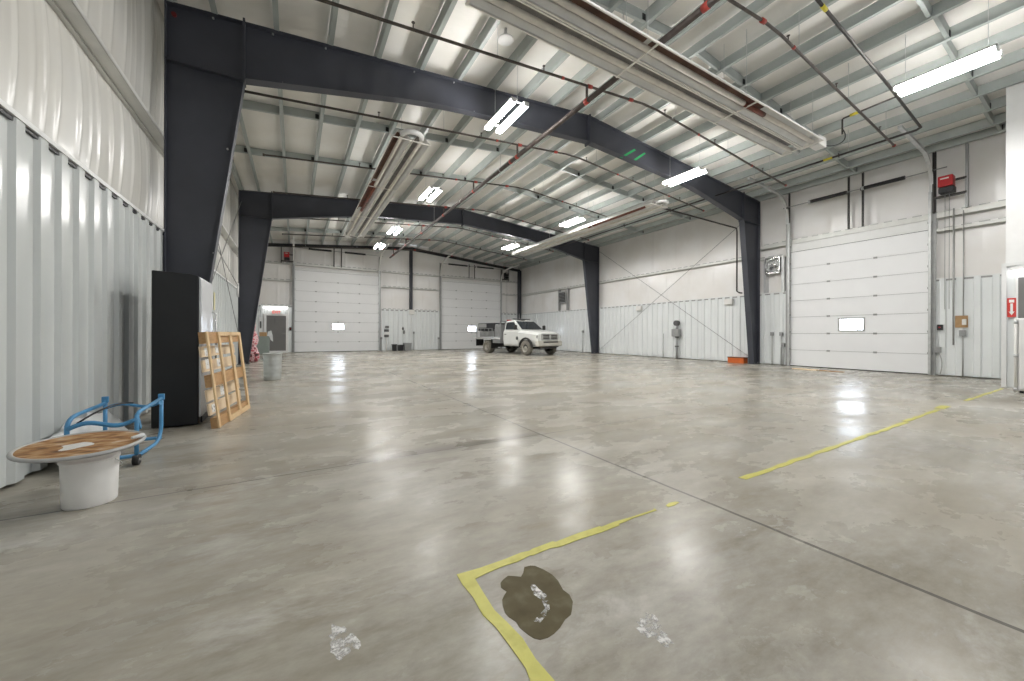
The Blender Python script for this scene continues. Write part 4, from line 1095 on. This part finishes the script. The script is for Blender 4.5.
# crumpled plastic sheet behind the dolly
mb = MB(); R = random.Random(12); vs = []; fs = []; nu, nv = 20, 8
for j in range(nv+1):
    for i in range(nu+1):
        u = i/nu; v = j/nv
        hgt = .34*(1-v)*(.75+.25*math.sin(u*PI)) 
        vs.append((XL+.03 + v*.14 + .02*math.sin(u*17+v*5) + R.uniform(-.008,.008), 4.55 + u*1.35 + .03*math.sin(v*7), max(.006, hgt + .015*math.sin(u*23+v*9) + R.uniform(0,.008))))
for j in range(nv):
    for i in range(nu): k = j*(nu+1)+i; fs.append((k, k+1, k+nu+2, k+nu+1))
mb.add(vs, fs, True)
tag(mb.build('plastic_sheet', M['cloth'], solid=.003), 'crumpled white plastic sheet slumped against the left wall behind the blue dolly', 'plastic sheet')

# silver can and clutter before the second frame
cn = thing('metal_can', 'silver galvanized can standing alone on the floor beyond the pallet', 'can', (-.47, 11.0, 0))
prof = [(0, 0), (.175, 0), (.18, .02)]
for k in range(5): prof += [(.183+.003*k, .08+.1*k), (.190+.003*k, .10+.1*k), (.184+.003*k, .12+.1*k)]
prof += [(.203, .64), (.212, .65), (.205, .662), (.195, .65), (.175, .03), (0, .025)]
MB().lathe(prof, (-.47, 11.0, 0), 32).build('can_body', M['can'], cn)
for s in (-1, 1):
    MB().tube([(-.47 + s*.20, 10.93, .50), (-.47 + s*.24, 10.95, .53), (-.47 + s*.24, 11.05, .53), (-.47 + s*.20, 11.07, .50)], .008, 6).build('side_handle', M['galv'], cn)
# red patterned pile
def bag(x, y, z0, rx, ry, h, label, seed):
    R = random.Random(seed); mb = MB(); n = 18; m = 10; vs = []; fs = []
    for j in range(m+1):
        t = j/m
        prof = (math.sin(PI*min(1, t*.92+.08)))**.55 * (1-.35*t)
        for i in range(n):
            a = 2*PI*i/n; k = prof*(1+.10*math.sin(3*a+seed+4*t)+R.uniform(-.05,.05))
            vs.append((x+rx*k*math.cos(a), y+ry*k*math.sin(a), z0+h*t))
    for j in range(m):
        for i in range(n): fs.append((j*n+i, j*n+(i+1) % n, (j+1)*n+(i+1) % n, (j+1)*n+i))
    fs.append(tuple(range(n))); fs.append(tuple(reversed(range(m*n, m*n+n))))
    mb.add(vs, fs, True); return mb
t = thing('cloth_bundle', 'tall bundle of red and white patterned cloth beside the second frame column', 'bundle', (-1.25, 18.1, 0))
bag(-1.46, 18.1, 0, .30, .4, .75, '', 2).build('lower_bag', M['festive'], t)
bag(-1.48, 18.15, .6, .25, .33, .75, '', 5).build('middle_bag', M['festive'], t)
bag(-1.50, 18.15, 1.2, .19, .26, .85, '', 9).build('upper_bag', M['festive'], t)
t = thing('tool_cabinet', 'grey-green metal cabinet near the grey door, cardboard box on top', 'cabinet', (-1.4, 23.5, 0))
MB().box(-1.72, -1.16, 23.3, 23.85, .06, 1.0).build('body', M['green_grey'], t, bevel=.012)
for z in (.36, .68): MB().box(-1.70, -1.18, 23.285, 23.3, z-.27, z+.02).build('drawer', M['green_grey'], t)
mb = MB()
for x in (-1.66, -1.22):
    for y in (23.36, 23.8): mb.box(x-.03, x+.03, y-.03, y+.03, 0, .06)
mb.build('feet', M['black'], t)
t = thing('cardboard_box', 'brown cardboard box on top of the grey-green cabinet', 'box', (-1.40, 23.5, 1.0))
MB().box(-1.58, -1.27, 23.36, 23.7, 1.002, 1.20).build('box_body', M['card'], t)
MB().box(-1.585, -1.265, 23.355, 23.705, 1.16, 1.21).build('lid_flaps', M['card'], t)
t = thing('hanging_rag', 'white rag draped over the corner of the grey-green cabinet', 'rag', (-1.10, 23.35, 1.1))
mb = MB(); mb.add([(-1.20,23.33,1.24), (-1.06,23.30,1.30), (-1.0,23.28,1.05), (-.98,23.27,.72), (-1.08,23.28,.80), (-1.14,23.30,1.0), (-1.24,23.3,1.02)], [(0,1,2,6), (2,5,6), (2,3,4,5)]); mb.build('cloth', M['cloth'], t, solid=.02)
pst = thing('wall_poster', 'pale notice board on the end wall left of the grey door', 'notice', (-1.70, YB-.02, 1.7))
MB().box(-1.79, -1.62, YB-.03, YB-.01, 1.2, 2.1).build('board', M['white'], pst)
MB().box(-1.75, -1.67, YB-.034, YB-.03, 1.45, 1.85).build('notice', M['dark_box'], pst)

# ------------------------------------------------------------------ floor markings
def tape(label, segs):
    mb = MB()
    for poly in segs: mb.prism(poly, 'z', .0006, .003)
    return tag(mb.build('floor_tape', M['yellow']), label, 'floor tape', 'yellow tape lines on the floor')
R = random.Random(21)
def ragged(x0, x1, y0, y1, w=.055, step=.12, horiz=True):
    n = max(2, int(abs(x1-x0)/step)); top = []; bot = []
    for i in range(n+1):
        x = x0 + (x1-x0)*i/n; y = y0 + (y1-y0)*i/n
        top.append((x + R.uniform(-.015,.015), y + w/2 + R.uniform(-.012,.010)))
        bot.append((x + R.uniform(-.015,.015), y - w/2 + R.uniform(-.010,.012)))
    return top + bot[::-1]
tape('L-shaped worn yellow tape corner beside the wet stain', [
    [(.672,1.676), (.79,1.667), (.93,1.668), (1.03,1.676), (1.08,1.668), (1.10,1.675), (1.24,1.680), (1.25,1.668), (1.42,1.676), (1.58,1.672), (1.585,1.662), (1.70,1.668), (1.80,1.660), (2.03,1.655), (2.06,1.665), (2.05,1.640),
     (1.82,1.642), (1.76,1.635), (1.70,1.636), (1.695,1.622), (1.55,1.616), (1.40,1.622), (1.24,1.618), (1.19,1.632), (1.075,1.625), (1.06,1.632), (.98,1.618), (.90,1.622), (.80,1.614), (.735,1.603),
     (.728,1.50), (.722,1.38), (.735,1.30), (.748,1.20), (.740,1.10), (.748,1.0), (.745,.86), (.74,.70), (.672,.70), (.675,.86), (.668,1.0), (.690,1.09), (.688,1.20), (.684,1.30), (.668,1.38), (.676,1.50), (.668,1.60)]])
tape('small yellow tape dash right after the L-shaped corner', [[(2.16,1.655), (2.21,1.668), (2.27,1.660), (2.28,1.640), (2.22,1.628), (2.155,1.632)]])
tape('long worn yellow tape line on the right, its nearest section', [ragged(3.10, 7.0, 1.660, 1.665, .052)])
tape('yellow tape section in the middle of the line to the right partition', [ragged(7.04, 8.6, 1.685, 1.70, .05)])
tape('yellow tape section ending at the foot of the right partition', [ragged(10.2, 13.3, 1.69, 1.68, .05)])
tape('faint broken yellow tape remnant between the long line sections', [ragged(8.75, 9.2, 1.72, 1.73, .10, .1)])
pud = [(.846,1.534), (.88,1.547), (.905,1.53), (.93,1.51), (.955,1.53), (.983,1.565), (1.015,1.56), (1.034,1.547), (1.055,1.50), (1.068,1.449), (1.065,1.40), (1.047,1.339), (1.052,1.30), (1.037,1.258), (1.0,1.22), (.982,1.204), (.945,1.195), (.902,1.172), (.865,1.160), (.833,1.156), (.801,1.163), (.785,1.18), (.775,1.205), (.765,1.25), (.768,1.284), (.755,1.32), (.753,1.348), (.765,1.39), (.779,1.42), (.80,1.44), (.822,1.455), (.812,1.49), (.825,1.52)]
mb = MB(); mb.prism(pud, 'z', .0004, .0016)
tag(mb.build('puddle', M['puddle']), 'dark brown wet stain on the floor inside the yellow tape corner', 'puddle')
pd = bpy.data.objects['puddle']
mb = MB(); R = random.Random(2); tp = []; bt = []
for (x, y, w_) in ((.945,1.44,.012), (.935,1.39,.02), (.945,1.34,.018), (.925,1.29,.016), (.90,1.255,.02), (.865,1.24,.016), (.84,1.255,.01)):
    tp.append((x+w_, y+w_*.5)); bt.append((x-w_, y-w_*.5))
mb.prism(tp + bt[::-1], 'z', .0017, .0021); lab(mb.build('dried_streak', M['residue'], pd), 'pale dried streak in the stain')
def spot(cx, cy, rx, ry, label, seed, rot=0.):
    R = random.Random(seed); pts = []
    for i in range(26):
        a = 2*PI*i/26; k = 1 + .25*math.sin(3*a+seed) + R.uniform(-.22,.22)
        x, y = rx*k*math.cos(a), ry*k*math.sin(a)
        pts.append((cx + x*math.cos(rot)-y*math.sin(rot), cy + x*math.sin(rot)+y*math.cos(rot)))
    mb = MB(); mb.prism(pts, 'z', .0003, .0012)
    tag(mb.build('paint_spill', M['residue']), label, 'spill', 'white residue spots on the floor')
spot(.160, 1.53, .045, .085, 'white residue spot on the floor at the lower middle left', 3, .2)
spot(1.21, .985, .05, .07, 'white residue smear on the floor right of the wet stain', 5, -.3)

# ------------------------------------------------------------------ truck
fwd = Vector((.18, -.983, 0)).normalized()
TK = thing('pickup_truck', 'white flatbed pickup truck parked in front of the right end wall door', 'truck', (11.50, 19.12, 0), math.atan2(fwd.y, fwd.x))
def tb(mb, name, m, parent=TK, bevel=0, solid=0): return mb.build(name, m, parent, local=True, bevel=bevel, solid=solid)
WB, RY, TR = 1.78, .93, .40
def loft(stations):
    """stations: x, list of (y,z) half-outline from bottom outer to top centre-ish; mirrored"""
    mb = MB(); vs = []; fs = []
    n = len(stations[0][1])
    for x, pr in stations:
        for y, z in pr: vs.append((x, y, z))
        for y, z in reversed(pr): vs.append((x, -y, z))
    m = 2*n
    for i in range(len(stations)-1):
        for k in range(m):
            fs.append((i*m+k, i*m+(k+1) % m, (i+1)*m+(k+1) % m, (i+1)*m+k))
    fs.append(tuple(range(m))); fs.append(tuple(reversed(range((len(stations)-1)*m, len(stations)*m))))
    mb.add(vs, fs); return mb
body = loft([
    (2.62, [(.80,.62), (.88,.80), (.86,1.08), (.70,1.17), (.30,1.20)]),
    (2.45, [(.90,.58), (.97,.82), (.95,1.12), (.78,1.25), (.35,1.29)]),
    (1.95, [(.92,.58), (1.0,.85), (.98,1.18), (.82,1.31), (.38,1.36)]),
    (1.38, [(.92,.52), (1.0,.85), (.98,1.22), (.86,1.36), (.40,1.40)]),
    (1.20, [(.92,.48), (1.0,.85), (.98,1.24), (.90,1.38), (.40,1.42)]),
    (-.17, [(.92,.48), (1.0,.85), (.98,1.24), (.92,1.38), (.40,1.40)])])
tb(body, 'body', M['truck_white'], bevel=.02)
cab = loft([(1.27, [(.90,1.36), (.88,1.38), (.60,1.40)]), (.58, [(.90,1.36), (.76,1.88), (.60,1.93)]), (.28, [(.90,1.36), (.76,1.91), (.60,1.96)]), (-.12, [(.90,1.36), (.77,1.88), (.60,1.94)]), (-.17, [(.90,1.36), (.80,1.80), (.60,1.86)])])
cb = tb(cab, 'cab_roof', M['truck_white'], bevel=.015)
# glass
mb = MB(); mb.add([(1.245,-.80,1.412), (1.245,.80,1.412), (.635,.69,1.872), (.635,-.69,1.872)], [(0,1,2,3)])
mb.v = [(x+.022, y, z+.018) for x, y, z in mb.v]
tb(mb, 'windshield', M['truck_glass'], solid=.012)
for s in (-1, 1):
    mb = MB(); mb.add([(1.0, s*.905, 1.42), (-.04, s*.905, 1.42), (-.04, s*.80, 1.82), (.57, s*.795, 1.84)], [(0,1,2,3)])
    tb(mb, 'side_window', M['truck_glass'], solid=.014)
    d = tb(MB().box(-.10, 1.16, s*.985-.02, s*.985+.022, .56, 1.30), 'door', M['truck_white'], bevel=.02)
    tb(MB().box(-.02, .14, s*1.007-.015, s*1.007+.02, 1.12, 1.16), 'door_handle', M['truck_black'], d)
    mb = MB(); mb.lathe([(0, 0), (.10, 0), (.10, .008), (0, .008)], (0,0,0), 20, Matrix.Rotation(-s*PI/2, 3, 'X')); mb.v = [(x+1.08, y+s*1.012, z+.93) for x, y, z in mb.v]
    tb(mb, 'side_badge', M['dark_box'])
    # mirrors
    mr = tb(MB().box(1.0, 1.12, s*1.12-.08, s*1.12+.10, 1.40, 1.66), 'mirror', M['truck_black'], bevel=.03)
    tb(MB().bar((1.06, s*.93, 1.42), (1.06, s*1.1, 1.48), .04, .04), 'mirror_arm', M['truck_black'], mr)
    # fender flare
    mb = MB(); pr = []
    for i in range(13):
        a = PI*i/12; pr.append((WB + .50*math.cos(a), s*1.0, TR + .03 + .50*math.sin(a)))
    mb.tube(pr, .055, 8); tb(mb, 'fender_flare', M['truck_black'])
    mb = MB(); mb.lathe([(0,0), (.47,0), (.47,.01), (0,.01)], (0,0,0), 28, Matrix.Rotation(-s*PI/2, 3, 'X')); mb.v = [(x+WB, y+s*.985, max(.40, z+TR+.03)) for x, y, z in mb.v]
    tb(mb, 'wheel_arch', M['truck_black'])
    tb(MB().box(2.40, 2.60, s*.78-.14, s*.78+.14, .92, 1.10), 'headlight', M['chrome'], bevel=.03)
def wheel(x, y, s, dual=False):
    r = TR; w = .125 if not dual else .20
    mb = MB(); Mx = Matrix.Rotation(-PI/2, 3, 'X')
    mb.lathe([(r*.58, -w), (r*.92, -w), (r, -w*.7), (r, w*.7), (r*.92, w), (r*.58, w), (r*.58, -w)], (0,0,0), 32, Mx); mb.v = [(a+x, b+y, c+r) for a, b, c in mb.v]
    wl = tb(mb, 'wheel', M['dusty_tyre'])
    mb = MB(); yy = y + s*w*(.55 if not dual else .35)
    mb.lathe([(r*.60, s*w*.45), (r*.52, s*w*.3), (r*.50, -s*w*.1), (r*.26, -s*w*.05), (r*.22, s*w*.35), (0, s*w*.40)], (0,0,0), 24, Matrix(((1,0,0),(0,0,1),(0,1,0)))); mb.v = [(a+x, b+yy, c+r) for a, b, c in mb.v]
    rm = tb(mb, 'rim', M['dusty_rim'], wl)
for s in (-1, 1):
    wheel(WB, s*.93, s); wheel(-1.64, s*.90, s, True)
# front end
tb(MB().box(2.45, 2.70, -.94, .94, .50, .80), 'front_bumper', M['truck_dusty'], bevel=.06)
tb(MB().box(2.62, 2.715, -.55, .55, .69, .76), 'bumper_opening', M['truck_black'], bevel=.01)
gr = tb(MB().box(2.52, 2.65, -.62, .62, .84, 1.16), 'grille', M['truck_black'], bevel=.03)
for (y0, y1, z0, z1) in ((-.64,.64,1.12,1.19), (-.64,.64,.82,.88), (-.64,-.56,.86,1.16), (.56,.64,.86,1.16), (-.06,.06,.86,1.16), (-.6,.6,.98,1.03)):
    tb(MB().box(2.62, 2.675, y0, y1, z0, z1), 'grille_bar', M['chrome'], gr, bevel=.012)
tb(MB().box(2.40, 2.52, -.62, .62, .36, .54), 'air_dam', M['truck_black'])
# chassis and flatbed
mb = MB()
for y in (-.42, .42): mb.box(-2.7, 1.9, y-.05, y+.05, .58, .76)
mb.box(-1.85, -1.70, -.9, .9, .34, .46); mb.box(1.70, 1.85, -.9, .9, .34, .46); tb(mb, 'chassis', M['truck_black'])
tb(MB().box(-2.72, -.24, -1.16, 1.16, .88, .98), 'flatbed_deck', M['bed_grey'], bevel=.01)
for s in (-1, 1):
    tb(MB().box(-2.72, -.24, s*1.17-.012, s*1.17+.012, .84, .99), 'deck_rail', M['chrome'])
    tb(MB().box(-.98, -.26, s*.92-.22, s*.92+.22, .62, .87), 'underbody_box', M['bed_grey'], bevel=.015)
    tb(MB().box(-2.66, -2.62, s*.88-.28, s*.88+.28, .42, .87), 'mud_flap', M['rubber'])
    tb(MB().box(-1.14, -1.11, s*.88-.26, s*.88+.26, .30, .87), 'mud_flap', M['rubber'])
hb_ = MB()
for y in (-1.1, -.74, .74, 1.1): hb_.box(-.30, -.24, y-.03, y+.03, .98, 1.92)
hb_.box(-.30, -.24, -1.12, 1.12, 1.86, 1.92); hb_.box(-.29, -.25, -1.1, 1.1, .98, 1.45)
for y in (-.5, -.25, 0, .25, .5): hb_.box(-.29, -.26, y-.015, y+.015, 1.45, 1.88)
tb(hb_, 'headboard', M['bed_grey'])
tb(MB().box(-.78, -.33, -1.12, 1.12, .98, 1.72), 'cross_toolbox', M['bed_grey'], bevel=.015)
tb(MB().box(-.98, -.80, -1.05, -.5, .985, 1.46), 'bed_crate', M['dark_box'], bevel=.02)
tx = tb(MB().box(-2.62, -1.02, -1.02, .6, 1.34, 1.82), 'equipment_box', M['black'], bevel=.02)
tb(MB().box(-2.62, -1.75, -1.035, -1.02, 1.55, 1.78), 'equipment_panel', M['grey_box'], tx)
mb = MB()
for x in (-2.62, -2.2, -1.8, -1.4, -1.05): mb.box(x-.015, x+.015, -1.14, -1.11, .98, 1.5)
for z in (1.2, 1.47): mb.box(-2.64, -1.02, -1.14, -1.11, z, z+.03)
tb(mb, 'side_rack', M['grey_box'])
tb(MB().box(-2.56, -1.10, -.95, .95, .985, 1.33), 'fuel_tank', M['grey_box'], bevel=.03)
mb = MB(); mb.lathe([(0,0), (.13,0), (.14,.05), (.13,.22), (.09,.27), (0,.28)], (-.89, -.86, 1.46), 16); tb(mb, 'white_jug', M['white'])
lbx = tb(MB().box(.22, .42, -.62, .62, 2.0, 2.06), 'light_bar', M['dark_box'], bevel=.015)
tb(MB().box(.30, .34, -.3, .3, 1.94, 2.0), 'light_bar_mount', M['black'], lbx)
tb(MB().box(-.28, -.20, -.62, -.3, 1.92, 2.0), 'strobe_light', M['redbox'], bevel=.01)

# ------------------------------------------------------------------ light from outside and camera
W = bpy.data.worlds.new('sky'); S.world = W; W.use_nodes = True
bg = W.node_tree.nodes['Background']; bg.inputs['Color'].default_value = (.93,.96,1,1); bg.inputs['Strength'].default_value = .45

f, yaw, y0, roll, h = 374.437, .526, 334.117, .0031, 1.15
cam = bpy.data.cameras.new('camera'); co = bpy.data.objects.new('camera', cam); C.objects.link(co)
cam.sensor_fit = 'HORIZONTAL'; cam.sensor_width = 36; cam.lens = 36*f/1024
cam.shift_y = (y0 - 340.5)/1024; cam.clip_start = .05; cam.clip_end = 200
s_, c_ = math.sin(yaw), math.cos(yaw)
Rv = Vector((c_, -s_, 0)); Uv = Vector((0,0,1)); Fv = Vector((s_, c_, 0))
R2 = (Rv + Uv*roll).normalized(); U2 = (Uv - Rv*roll).normalized()
co.matrix_world = Matrix(((R2.x, U2.x, -Fv.x, 0), (R2.y, U2.y, -Fv.y, 0), (R2.z, U2.z, -Fv.z, h), (0,0,0,1)))
S.camera = co
vs_ = S.view_settings; vs_.view_transform = 'Standard'; vs_.look = 'None'; vs_.gamma = 1; vs_.use_curve_mapping = False
vs_.exposure = .05
